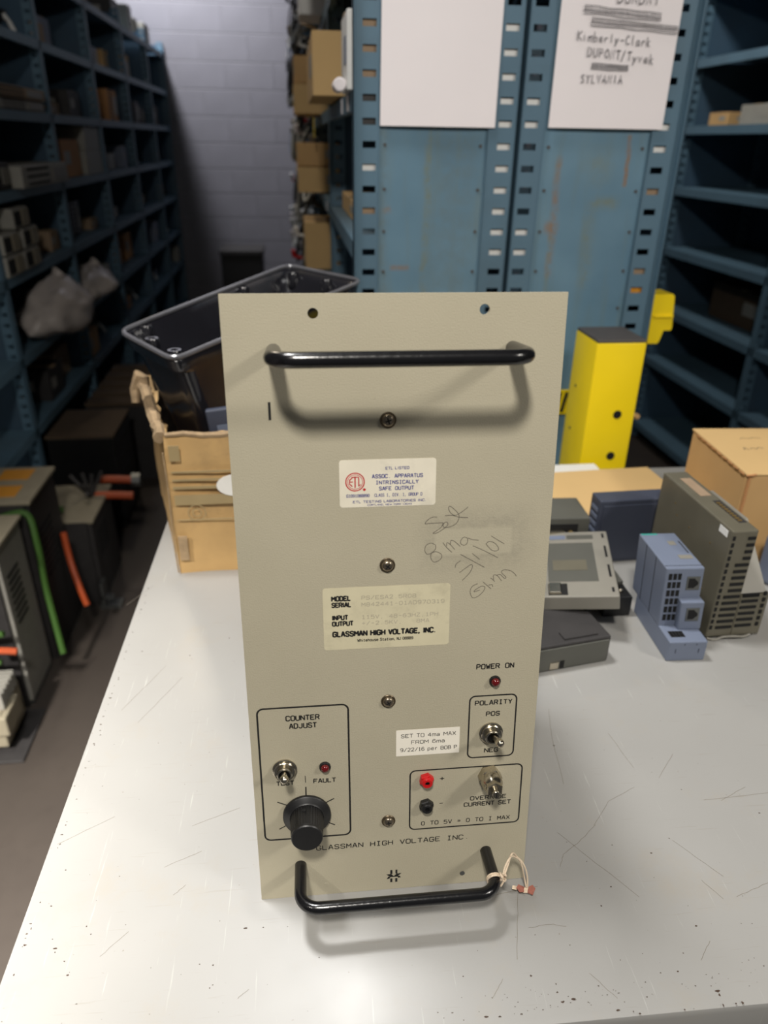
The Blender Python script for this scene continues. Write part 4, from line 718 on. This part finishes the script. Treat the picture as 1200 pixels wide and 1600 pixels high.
bx('corner_print', 'teal', sm, .001, .022, .083, .0862, .083, .0834, T=Ts); mb = MB(); mb.box(.027, .036, .056, .066, .083, .0833, T=Ts); mb.box(.026, .043, .022, .031, .083, .0833, T=Ts); mb.build('rating_print', 'plclight', sm)
mb = MB(); mb.box(.0415, .043, .036, .066, .083, .0833, T=Ts); mb.build('flap_slit', 'hole', sm)
bx('power_socket', 'hole', sm, .006, .024, .010, .022, .028, .0288); mb = MB()
for i in range(4): mb.box(.008 + i * .004, .0095 + i * .004, .012, .020, .028, .030)
mb.build('pins', 'black', sm)
mb = MB(); mb.box(.009, .010, -.0004, .001, .012, .018); mb.box(.038, .039, -.0004, .001, .012, .018); mb.box(.019, .020, -.0004, .001, .0235, .0255); mb.box(.034, .035, -.0004, .001, .0235, .0255); mb.build('latch_slots', 'plcdark', sm)

bm_ = thing('vented_module', 'large olive-grey vented module standing on edge in front of the closed carton', 'module', (.504, .700, .9), math.radians(1))
bx('housing', 'olive', bm_, 0, .034, .004, .178, .004, .158, ch=.002)
bx('wide_base', 'olive', bm_, .034, .073, .004, .13, .004, .066, ch=.0015)
mb = MB(); Tq = Matrix(((0, 0, 1, .0345), (1, 0, 0, 0), (0, 1, 0, 0), (0, 0, 0, 1)))
mb.prism([(.006, .067), (.16, .067), (.16, .135), (.075, .135)], 0, .034, Tq); mb.build('sloped_cover', 'plclight', bm_)
mb = MB(); mb2 = MB()
for j in range(15):
    z = .146 - j * .0092
    mb.box(.002, .0052, .0028, .0045, z, z + .0052)
    if j < 9: mb2.box(.014 if j > 3 else .022, .0315, .0028, .0045, z, z + .0036)
    else: mb2.box(.010, .0315, .0028, .0045, z, z + .0036); mb2.box(.036, .058, .0028, .0045, z + .001, z + .0046); mb.box(.064, .068, .0028, .0045, z + .001, z + .0062)
mb2.box(.036, .058, .0028, .0045, .063, .066)
mb.build('edge_vents', 'hole', bm_); mb2.build('vents', 'hole', bm_)
bx('side_label', 'white', bm_, -.0004, 0, .012, .030, .1455, .1545, ch=.0001)
mb = MB(); mb.box(.020, .030, .024, .085, .158, .1583); mb.build('terminal_recess', 'dkgrey', bm_)
mb = MB()
for i in range(9): mb.box(.021, .026, .028 + i * .006, .031 + i * .006, .158, .1592)
mb.build('terminals', 'gold', bm_)
bx('top_label', 'tan', bm_, .012, .027, .10, .155, .158, .1584)
mb = MB()
for i in range(9): yy, zz = random.uniform(.02, .15), random.uniform(.03, .14); mb.box(-.0003, 0, yy, yy + random.uniform(.001, .003), zz, zz + .0015)
mb.build('scuffs', 'gold', bm_)
mb = MB(); mb.tube(smooth([(.002, .004, .003), (.012, .001, .002), (.022, .002, .0045), (.036, 0, .006), (.05, .001, .004), (.06, .003, .005)]), .0016, 6); mb.build('foot_bead', 'plclight', bm_, True)

t_ = thing('input_module', 'dark blue-grey square module standing upright before the flat carton', 'module', (.428, .902, .9), math.radians(2)); bx('housing', 'plcdark', t_, 0, .112, 0, .032, 0, .104, ch=.002)
mb = MB(); mb.box(.006, .106, -.0012, 0, .006, .096, ch=.0005); mb.build('face_panel', 'plcdark', t_)
mb = MB()
for i in range(7): mb.box(-.0008, .001, .005, .026, .012 + i * .012, .018 + i * .012)
mb.build('side_ribs', 'plcblue', t_)
t_ = thing('connector_module', 'charcoal module with a serial connector, partly hidden behind the power supply', 'module', (.20, .905, .9386), math.radians(-3)); bx('housing', 'plcgrey', t_, 0, .213, 0, .068, 0, .044, ch=.002)
bx('connector_recess', 'hole', t_, .13, .196, -.0008, .001, .006, .034); mb = MB(); mb.box(.148, .176, -.006, 0, .014, .026, ch=.002); mb.build('serial_connector', 'steel', t_)
mb = MB(); T_ = Matrix.Translation((.186, -.004, .020)) @ Matrix.Rotation(PI / 2, 4, 'X'); mb.lathe([(.004, -.004), (.004, .004), (.002, .005)], 10, T_); T_ = Matrix.Translation((.139, -.004, .020)) @ Matrix.Rotation(PI / 2, 4, 'X'); mb.lathe([(.004, -.004), (.004, .004), (.002, .005)], 10, T_); mb.build('jack_screws', 'gold', t_)
# lower module C
cmod = thing('lower_module', 'charcoal module lying lowest in the pile right of the power supply', 'module', (.205, .652, .9), math.radians(9))
bx('housing', 'dkgrey', cmod, 0, .160, 0, .105, 0, .037, ch=.002); bx('face_plate', 'plcgrey', cmod, .02, .157, -.002, 0, .002, .033, ch=.0005)  # housing dark: shade of the gap under the tilted plate put into its colour
bx('terminal_screw', 'steel', cmod, .080, .092, -.003, 0, .003, .014, ch=.001); bx('slot', 'hole', cmod, .0935, .099, -.0025, 0, .003, .014); bx('connector', 'dkgrey', cmod, .10, .145, .006, .02, .036, .039)
mb = MB()
for i in range(3): mb.box(.1595, .1605, .008 + i * .034, .028 + i * .034, .004, .024)
mb.build('edge_slots', 'hole', cmod)
# upper tilted plate B
FR, BR_, FL = Vector((.384, .714, .968)), Vector((.431, .880, .970)), Vector((.294, .740, .955))
xa = (FR - FL).normalized(); ya = (BR_ - FR); ya = (ya - xa * ya.dot(xa)).normalized(); za = xa.cross(ya)
bmod = thing('tilted_module', 'mid-grey flat module lying tilted on top of the charcoal module', 'module'); Mb = Matrix((xa, ya, za)).transposed().to_4x4(); Mb.translation = FR; bmod.matrix_world = Mb
bx('housing', 'plclight', bmod, -.19, 0, 0, .168, -.020, 0, ch=.0015)
bx('grey_label', 'plcgrey', bmod, -.085, -.022, .035, .135, .0, .0004); bx('rating_label', 'olive', bmod, -.078, -.034, .062, .088, .0004, .0008)
bx('white_label', 'plcblue', bmod, -.085, -.058, .146, .157, 0, .0006); bx('clip_recess', 'plcgrey', bmod, -.056, -.02, .146, .157, 0, .0005)
bx('terminal_recess', 'hole', bmod, -.086, -.062, .004, .030, 0, .0005); bx('terminal', 'steel', bmod, -.085, -.070, .005, .028, .0002, .004, ch=.001)
MB().lathe([(.003, 0), (.003, .003), (.001, .004)], 12, Matrix.Translation((-.092, .075, 0))).build('pin', 'steel', bmod, True)
mb = MB()
for a, b in ((.01, .02), (.045, .075), (.095, .125), (.148, .160)): mb.box(-.008, -.005, a, b, 0, .0004)
mb.build('edge_slots', 'hole', bmod)
t_ = thing('rear_socket', 'black terminal block between the tilted module and the network module', 'terminal block', (.392, .765, .9)); bx('body', 'black', t_, 0, .038, 0, .075, 0, .030, ch=.002); bx('top_plate', 'plcgrey', t_, .004, .036, .03, .07, .03, .036, ch=.001)
MB().lathe([(.004, 0), (.004, .003), (.002, .005)], 12, Matrix.Translation((.026, .015, .030))).build('screw', 'steel', t_, True)

# ------------------------------------------------------------------ yellow guard post
yp = thing('guard_post', 'yellow square steel guard post with dark cap and two holes', 'post', (.556, 1.295, 0))
mb = MB(); w = .098; mb.box(0, w, 0, .112, 0, 1.134, ch=.004); mb.build('tube', 'yellow', yp, True)
bx('cap', 'cap', yp, .001, w - .001, .001, .111, 1.132, 1.1395, ch=.003); bx('base_plate', 'yellow', yp, -.04, w + .04, -.03, .15, 0, .012)
for (hx, hz, r) in ((.062, .993, .0085), (.062, .906, .0085)):
    MB().lathe([(r, 0), (r, .0008)], 24, Matrix.Translation((hx, -.0002, hz)) @ Matrix.Rotation(PI / 2, 4, 'X')).build('hole', 'hole', yp)
for hz in (1.03, .94): MB().lathe([(.003, 0), (.003, .0008)], 12, Matrix.Translation((-.0002, .075, hz)) @ Matrix.Rotation(-PI / 2, 4, 'Y')).build('small_hole', 'cap', yp)
yb = thing('guard_bracket', 'yellow bent steel bracket on the outer corner of the right end panel', 'bracket', (.753, 1.497, 1.08))
mb = MB(); Ty = Matrix(((1, 0, 0, 0), (0, 0, 1, 0), (0, 1, 0, 0), (0, 0, 0, 1)))
mb.prism([(0, .104), (.041, .104), (.045, .10), (.052, .034), (.050, .028), (.034, .028), (.028, .004), (.024, 0), (.002, 0)], 0, .06, Ty); mb.build('plate', 'yellow', yb); bx('fold', 'yellow', yb, .006, .048, -.004, 0, .056, .060)
yt = thing('hazard_label', 'yellow and black warning label on the blue end panel left of the yellow post', 'label', (.560, 1.4955, .925)); bx('label_body', 'yellow', yt, 0, .05, 0, .004, 0, .055); mb = MB()
for k in range(3): mb.prism([(.002 + .015 * k, .004), (.010 + .015 * k, .004), (.018 + .015 * k, .05), (.010 + .015 * k, .05)], -.0004, .001, Ty)
mb.build('stripes', 'ink', yt)
t_ = thing('wooden_stick', 'short pale wooden stick jutting from behind the yellow post', 'stick', (.66, 1.38, .957)); mb = MB(); mb.tube([(0, 0, .02), (.045, 0, -.002)], .006, 8); mb.build('stick', 'card', t_)

# ------------------------------------------------------------------ cartons and parts on the racks
LV = {.10: 'floor-level', .46: 'lowest', .73: 'second-lowest', 1.01: 'third-lowest', 1.285: 'middle', 1.545: 'eye-level', 1.81: 'high', 2.08: 'topmost'}
def carton(label, x0, x1, y0, y1, z, h, m_='card', grp=None, tape=True, rz=0):
    t_ = thing('carton', label, 'box', ((x0 + x1) / 2, (y0 + y1) / 2, z), rz, grp); a, b = (x1 - x0) / 2, (y1 - y0) / 2
    bx('body', m_, t_, -a, a, -b, b, 0, h, ch=.002)
    mb = MB(); mb.box(-.02 if False else -a - .0006, a + .0006, -.022, .022, h * .985, h + .0012); mb.build('tape_strip', 'tornedge', t_)
    pm = 'grey' if m_ != 'white' else 'plcblue'; sd = 1 if x0 < -.5 else -1
    bx('printed_label', pm, t_, sd * a, sd * (a + .001), -b * .7, -b * .1, h * .35, h * .7); bx('printed_label', pm, t_, -a * .3, a * .5, -b - .001, -b, h * .35, h * .7)
    return t_
carton('white carton nearest on the eye-level shelf of the middle rack', .112, .36, 1.545, 1.70, 1.546, .125, 'white')
carton('tall tan carton jutting out behind the white carton', .060, .36, 1.90, 2.35, 1.552, .125, 'card2')
carton('tan carton with a grey label, upper of the stack behind the tall tan carton', .030, .33, 3.00, 3.28, 1.640, .085, 'card')
carton('pale carton under the tan carton with a grey label', .026, .33, 2.98, 3.28, 1.546, .092, 'card2')
carton('tan carton, upper one on the middle shelf of the middle rack', .030, .33, 3.00, 3.28, 1.375, .078, 'card')
carton('pale carton, lower one on the middle shelf of the middle rack', .032, .33, 2.98, 3.28, 1.287, .086, 'card2')
carton('low tan carton lying on the near middle shelf of the middle rack', .15, .38, 1.75, 2.30, 1.287, .045, 'card2')
carton('tan carton on the lower shelf of the middle rack', .05, .33, 2.98, 3.28, 1.012, .17, 'card2')
carton('brown upright carton on the high shelf of the middle rack', .05, .30, 2.2, 2.36, 1.812, .22, 'card3')
carton('white upright carton on the high shelf of the middle rack', .06, .30, 1.98, 2.1, 1.812, .18, 'white')
carton('white upright carton farther along the high shelf of the middle rack', .05, .30, 2.75, 2.95, 1.812, .2, 'white')
t_ = thing('foam_roll', 'pale pink foam roll lying under the white carton', 'roll', (.10, 1.60, 1.556)); mb = MB(); mb.lathe([(.010, -.03), (.012, -.028), (.012, .028), (.010, .03)], 16, Matrix.Rotation(PI / 2, 4, 'X')); mb.build('roll', 'paper', t_, True)
for i, (y_, z_) in enumerate(((1.62, 1.530), (1.80, 1.530), (2.6, 1.270), (2.9, 1.796))):
    bx('shelf_tag', 'paper', ml, -.0016, -.0005, y_ - 1.503, y_ - 1.503 + .03, z_ - .016, z_ + .012)
for i, (y_, z_) in enumerate(((3.05, 1.514), (4.2, 1.779), (5.0, 1.51))):
    pass
bx('hanging_tag', 'yellow', ml, -.03, -.028, 1.35, 1.39, 1.47, 1.53)
# hanging cable bundles far along the middle rack
cb_mat = ['zinc', 'black', 'dkgrey', 'white', 'plcblue', 'black']
where = ['nearest', 'second', 'third', 'fourth', 'fifth', 'farthest']
for i in range(6):
    y_ = 3.45 + i * .5
    t_ = thing('cable_bundle', '%s bundle of %s cables and connectors spilling off the middle rack beyond the cartons' % (where[i], ['grey', 'black', 'dark', 'pale', 'bluish', 'thick black'][i]), 'cables', (.11, y_, 0), 0)
    R1 = random.Random(40 + i)
    mb = MB(); 
    for k in range(16):
        z_ = R1.choice([1.04, 1.30, 1.56, 1.83, 2.08]); w_ = R1.uniform(.04, .16); pts = [(.10, R1.uniform(-.2, .2), z_), (-.01 - w_ * .3, R1.uniform(-.2, .2), z_ + .02), (-.02 - w_ * .5, R1.uniform(-.2, .2), z_ - w_ * 1.2), (-.01, R1.uniform(-.2, .2), z_ - w_ * .3)]
        mb.tube(smooth(pts, 5), R1.uniform(.004, .010), 6)
    mb.build('cables', cb_mat[i], t_, True)
    for k in range(15):
        z_ = R1.uniform(.85, 2.25); c = R1.choice(['white', 'gold', 'red', 'paper', 'yellow', 'steel', 'white', 'black']); y2, x2 = R1.uniform(-.2, .2), R1.uniform(-.11, -.01)
        mb = MB(); mb.tube([(x2, y2, z_), (x2 + .005, y2 + .01, z_ - .03)], .010, 8); mb.tube([(x2 + .005, y2 + .01, z_ - .03), (.02, y2 + .01, z_ - .05)], .006, 8); mb.build('connector', c, t_, True)

# left-hand shelving contents
COLN = {'tan': 'tan', 'grey': 'grey', 'dkgrey': 'dark grey', 'card3': 'brown', 'beige': 'beige', 'black': 'black', 'white': 'white', 'olive': 'olive', 'plcblue': 'blue-grey', 'card': 'light cardboard'}
BAY = ['nearest', 'second', 'third', 'fourth', 'fifth', 'farthest']; POS = ['first', 'middle', 'last', 'rearmost']
def module_(label, x0, x1, y0, y1, z, h, m_, rz=0, grp=None):
    t_ = thing('drive_module', label, 'module', ((x0 + x1) / 2, (y0 + y1) / 2, z), rz, grp); a, b = (x1 - x0) / 2, (y1 - y0) / 2
    bx('housing', m_, t_, -a, a, -b, b, 0, h, ch=.003); mb = MB()
    n_ = max(3, int(h / .02))
    for i in range(n_): mb.box(a - .001, a + .001, -b * .8, b * .1, h * (i + .3) / n_, h * (i + .65) / n_)
    mb.build('vents', 'hole', t_); bx('face_plate', 'plclight', t_, a - .001, a + .003, b * .25, b * .85, h * .2, h * .8, ch=.0008)
    return t_
def coil_(label, x, y, z, r, m_, seed):
    t_ = thing('cable_coil', label, 'cable', (x, y, z)); R1 = random.Random(seed); mb = MB()
    for k in range(4):
        T_ = Matrix.Rotation(R1.uniform(-.5, .5), 4, 'X') @ Matrix.Rotation(R1.uniform(-.9, .9), 4, 'Y'); rr = r * R1.uniform(.75, 1)
        mb.tube([Vector((0, 0, r)) + T_ @ Vector((rr * math.cos(a), rr * math.sin(a), .004 * k)) for a in [2 * PI * i / 20 for i in range(20)]], .005, 6, closed=True)
    mb.build('coil', m_, t_, True); mb = MB(); mb.tube([(r * .8, 0, r), (r, .02, r * .6), (r + .01, .03, r * .2)], .009, 8); mb.build('plug', 'white', t_, True)
xf = -1.02
# shapes the photo shows
module_('long pinkish-brown boxed unit on the eye-level shelf of the left rack, jutting past its post', -1.26, -.99, 2.98, 3.60, 1.585, .040, 'tan')
module_('flat white-grey unit beneath the long pinkish-brown one', -1.26, -1.0, 3.05, 3.6, 1.547, .036, 'grey')
module_('long pale green-grey unit on the middle shelf of the left rack', -1.28, -.965, 3.05, 3.665, 1.287, .075, 'grey')
module_('dark unit with a white tab at the near end of the middle left shelf', -1.30, -1.0, 2.80, 3.03, 1.287, .09, 'dkgrey')
carton('pale grey carton, lower right of three in the third bay of the middle left shelf', -1.25, -1.01, 4.22, 4.56, 1.287, .11, 'grey')
carton('pale grey carton, upper right of three in the third bay of the middle left shelf', -1.25, -1.01, 4.24, 4.56, 1.399, .105, 'grey')
carton('brown carton left of the pale grey stack in the third bay of the left rack', -1.25, -1.03, 3.85, 4.18, 1.287, .16, 'card3')
for i, (y_, z_, nm) in enumerate(((2.80, 1.012, 'lower near'), (3.0, 1.012, 'lower far'), (2.80, 1.085, 'middle near'), (3.02, 1.085, 'middle far'), (2.95, 1.158, 'topmost'))):
    t_ = thing('parts_bin', '%s white slotted parts bin of the stack on the third-lowest left shelf' % nm, 'bin', (-1.12, y_ + .08, z_)); bx('bin_body', 'grey', t_, -.13, .13, -.085, .085, 0, .068, ch=.003); bx('bin_face', 'beige', t_, .13, .134, .0, .08, .006, .062, ch=.001)
    mb = MB()
    for q in range(4): mb.box(.13, .1335, -.075 + q * .018, -.064 + q * .018, .01, .058)
    mb.build('slots', 'hole', t_)
def bag(label, cx, cy, cz, sx, sy, sz, seed):
    t_ = thing('plastic_bag', label, 'bag', (cx, cy, cz)); bm = bmesh.new(); bmesh.ops.create_icosphere(bm, subdivisions=4, radius=1)
    for q in bm.verts:
        n1 = noise.noise(q.co * 1.6 + Vector((seed, 0, 0))) * .28 + noise.noise(q.co * 4.5 + Vector((0, seed, 0))) * .12; p = q.co * (1 + n1)
        tp = 1 - .45 * max(0, p.z); q.co = Vector((p.x * sx * tp, p.y * sy * tp, (max(p.z, -.85) + .85) * sz))
    me = D.meshes.new('bag'); bm.to_mesh(me); bm.free(); me.materials.append(MT['bag'])
    for p in me.polygons: p.use_smooth = True
    link('film', me, t_); mb = MB(); mb.tube([(0, 0, sz * 1.5), (.01, .0, sz * 1.75), (.03, .02, sz * 1.95)], [.03, .012, .03], 8); mb.build('gathered_neck', 'bag', t_, True)
bag('large crumpled clear plastic bag slumped on the second-lowest left shelf', -1.00, 3.28, .732, .14, .30, .115, 3.1)
bag('smaller crumpled clear bag beside the large one on the left rack', -1.02, 3.98, .732, .12, .22, .085, 8.2)
R0 = random.Random(11); keys = ['tan', 'grey', 'dkgrey', 'card3', 'beige', 'black', 'olive', 'plcblue', 'card']
busy = {(1.545, 1): 3.62, (1.285, 1): 9, (1.285, 2): 9, (1.01, 1): 3.2, (.73, 1): 9, (.73, 2): 4.2}
for z in (.46, .73, 1.01, 1.285, 1.545, 1.81, 2.08):
    for b_ in range(1, 6):
        y0, y1 = YL[b_] + .06, YL[b_ + 1] - .06
        y = max(y0, busy.get((z, b_), 0)); k = 0
        if R0.random() < .18: y += .3
        while y < y1 - .12 and k < 4:
            w_ = R0.uniform(.12, .30); w_ = min(w_, y1 - y); h_ = R0.uniform(.05, .17); c = R0.choice(keys); xx = xf - R0.uniform(0, .1); kind = R0.random()
            pos = '%s on the %s shelf, %s bay of the left rack' % (POS[k], LV[z], BAY[b_])
            if kind < .40: carton('%s carton, %s' % (COLN[c], pos), xx - .26, xx, y, y + w_ * .92, z + .001, h_, c if c != 'black' else 'card3')
            elif kind < .8: module_('%s electronic unit, %s' % (COLN[c], pos), xx - .25, xx, y, y + w_ * .92, z + .001, h_, c)
            else: coil_('coiled cable, %s' % pos, xx - .09, y + w_ / 2, z + .001, min(.07, w_ * .4), R0.choice(['black', 'beige', 'grey']), int(y * 100))
            y += w_ + R0.uniform(.02, .2); k += 1
# a few pale parts on the right rack
carton('small crumpled tan carton on the eye-level shelf of the right rack', 1.90, 2.02, 3.40, 3.56, 1.547, .05, 'card')
carton('grey carton behind the small tan one on the right rack', 1.93, 2.15, 3.12, 3.36, 1.547, .075, 'grey')
carton('dark carton at the near end of the eye-level right shelf', 1.93, 2.15, 2.82, 3.08, 1.547, .07, 'dkgrey')
carton('dark brown carton low on the right rack', 2.0, 2.2, 2.9, 3.4, .732, .16, 'darkcard')

# ------------------------------------------------------------------ scrap drives on the floor at the left
def drive(label, x0, x1, y0, y1, h, m_, sq=0):
    t_ = thing('servo_drive', label, 'drive', (x0, y0, 0)); a, b = x1 - x0, y1 - y0
    bx('housing', m_, t_, 0, a, 0, b, .012, h - .012, ch=.004); bx('mounting_plate', 'dkgrey', t_, -.004, a * .95, -.012, -.004, 0, h * .98); bx('base', 'zinc', t_, 0, a, 0, b, 0, .012)
    tp = bx('top_cover', 'beige', t_, -.01, a + .008, -.008, b + .006, h - .012, h, ch=.003)
    for k in range(sq): bx('orange_label', 'orsq', tp, a * .38, a * .80, b * (.12 + .5 * k), b * (.44 + .5 * k), h, h + .0006)
    mb = MB()
    for i in range(8): mb.box(a, a + .0015, b * .15, b * .6, h * (.5 + i * .04), h * (.515 + i * .04))
    mb.build('vents', 'hole', t_); mb = MB(); mb.lathe([(.008, 0), (.008, .004), (.003, .006)], 12, Matrix.Translation((a * .6, -.012, h * .72)) @ Matrix.Rotation(PI / 2, 4, 'X')); mb.build('bolt', 'steel', t_, True)
    return t_
drive('grey servo drive with two orange squares on its pale top, standing on the floor', -.985, -.77, 1.95, 2.19, .545, 'dkgrey', 2)
drive('grey servo drive with one orange square, nearer than the two-square drive', -.985, -.79, 1.73, 1.91, .52, 'grey', 1)
drive('dark servo drive standing behind the orange-labelled drives', -.98, -.70, 2.24, 2.52, .33, 'dkgrey')
nb = thing('connector_board', 'beige terminal board with white fins lying nearest on the floor at the left', 'terminal board', (-1.02, 1.50, 0)); bx('base_plate', 'dkgrey', nb, 0, .27, 0, .20, 0, .008, ch=.002); bx('housing', 'beige', nb, .02, .23, .03, .17, .03, .14, ch=.004)
bx('side_block', 'beige', nb, .18, .245, .02, .12, .075, .135, ch=.004)
for i in range(6): bx('fin', 'grey', nb, .14, .235, .05 + i * .018, .058 + i * .018, .14, .19)
for i in range(4): bx('support', 'dkgrey', nb, .04 + i * .055, .055 + i * .055, .05, .15, .008, .03)
bx('upper_block', 'beige', nb, .0, .16, .05, .19, .14, .26, ch=.004)
def cable(label, pts, r, m_, ends=None):
    t_ = thing('loose_cable', label, 'cable', pts[0]); q = [tuple(a - b for a, b in zip(p, pts[0])) for p in pts]; MB().tube(smooth(q, 6), r, 8).build('cable', m_, t_, True)
    if ends: MB().tube([q[-1], tuple(a + b for a, b in zip(q[-1], ends))], r * 1.8, 8).build('plug', 'zinc', t_, True)
cable('thick green cable drooping down the orange-labelled drives', [(-.86, 1.93, .50), (-.775, 1.93, .515), (-.750, 1.90, .44), (-.750, 1.89, .30), (-.735, 1.86, .19), (-.72, 1.83, .10)], .009, 'green')
cable('green cable looping across the front of the nearer drive', [(-1.05, 1.66, .36), (-.92, 1.66, .30), (-.84, 1.66, .29), (-.79, 1.66, .30)], .008, 'green')
cable('green cable lying above the beige terminal board', [(-1.05, 1.62, .20), (-.95, 1.62, .21), (-.86, 1.63, .23), (-.80, 1.63, .23)], .007, 'green')
cable('orange cable hanging between the floor drives', [(-.745, 2.10, .36), (-.735, 2.08, .28), (-.71, 2.04, .20), (-.69, 2.02, .14)], .010, 'orange')
cable('short orange lead above the beige terminal board', [(-.84, 1.62, .275), (-.79, 1.62, .275), (-.75, 1.62, .27)], .009, 'orange')
cable('upper orange connector lead pointing right from the dark drive', [(-.72, 2.50, .36), (-.68, 2.50, .36), (-.61, 2.50, .355)], .014, 'orange', (.03, 0, 0))
cable('lower orange connector lead pointing right from the dark drive', [(-.73, 2.44, .325), (-.68, 2.44, .325), (-.60, 2.44, .32)], .014, 'orange')
cable('green cable end resting on top of the dark drive', [(-.93, 2.30, .343), (-.86, 2.30, .345), (-.80, 2.30, .343)], .012, 'green')
t_ = thing('clear_connector', 'frosted plastic connector clump on top of the dark floor drive', 'connector', (-.74, 2.42, .33)); mb = MB(); R1 = random.Random(5)
for i in range(7): mb.tube([(0, 0, 0), (R1.uniform(-.06, .05), R1.uniform(-.05, .05), R1.uniform(.02, .09))], .007, 6)
mb.build('leads', 'dkgrey', t_, True)
t_ = thing('steel_bracket', 'bent grey steel bracket at the foot of the dark floor drive', 'bracket', (-.71, 2.20, 0)); bx('foot', 'zinc', t_, 0, .07, 0, .05, 0, .012); bx('web', 'zinc', t_, .01, .02, 0, .05, .012, .10); bx('lip', 'zinc', t_, .01, .05, 0, .02, .04, .05)
t_ = thing('floor_crate', 'black crate with a brown cardboard lid on the floor below the left rack', 'crate', (-.985, 2.80, 0)); bx('body', 'black', t_, 0, .25, 0, .32, 0, .405, ch=.004); bx('lid', 'darkcard', t_, -.004, .256, -.004, .324, .405, .415, ch=.002)
mb = MB()
for i in range(5): mb.box(.250, .2525, .02, .30, .05 + i * .07, .09 + i * .07)
mb.build('ribs', 'black', t_)
t_ = thing('low_crate', 'tan slatted crate on the floor beyond the black crate', 'crate', (-.97, 3.30, 0)); bx('core', 'dkgrey', t_, .01, .29, .01, .69, 0, .36)
for i in range(5): bx('slat', 'darkcard', t_, 0, .30, .02 + i * .14, .12 + i * .14, .36, .375, ch=.002); bx('side_slat', 'darkcard', t_, .295, .305, 0, .70, .02 + i * .07, .07 + i * .07, ch=.002)
t_ = thing('dark_bin', 'dark bin with a lighter lid standing against the block wall at the aisle end', 'bin', (-.62, 6.75, 0)); bx('bin_body', 'black', t_, 0, .36, 0, .4, 0, .56, ch=.01); bx('bin_lid', 'dkgrey', t_, -.01, .37, -.01, .41, .56, .60, ch=.006)
o = bx('trim_1', 'dkgrey', None, -1.5, 3.1, YW - .05, YW - .012, 2.555, 2.58); tag(o, kind='structure')
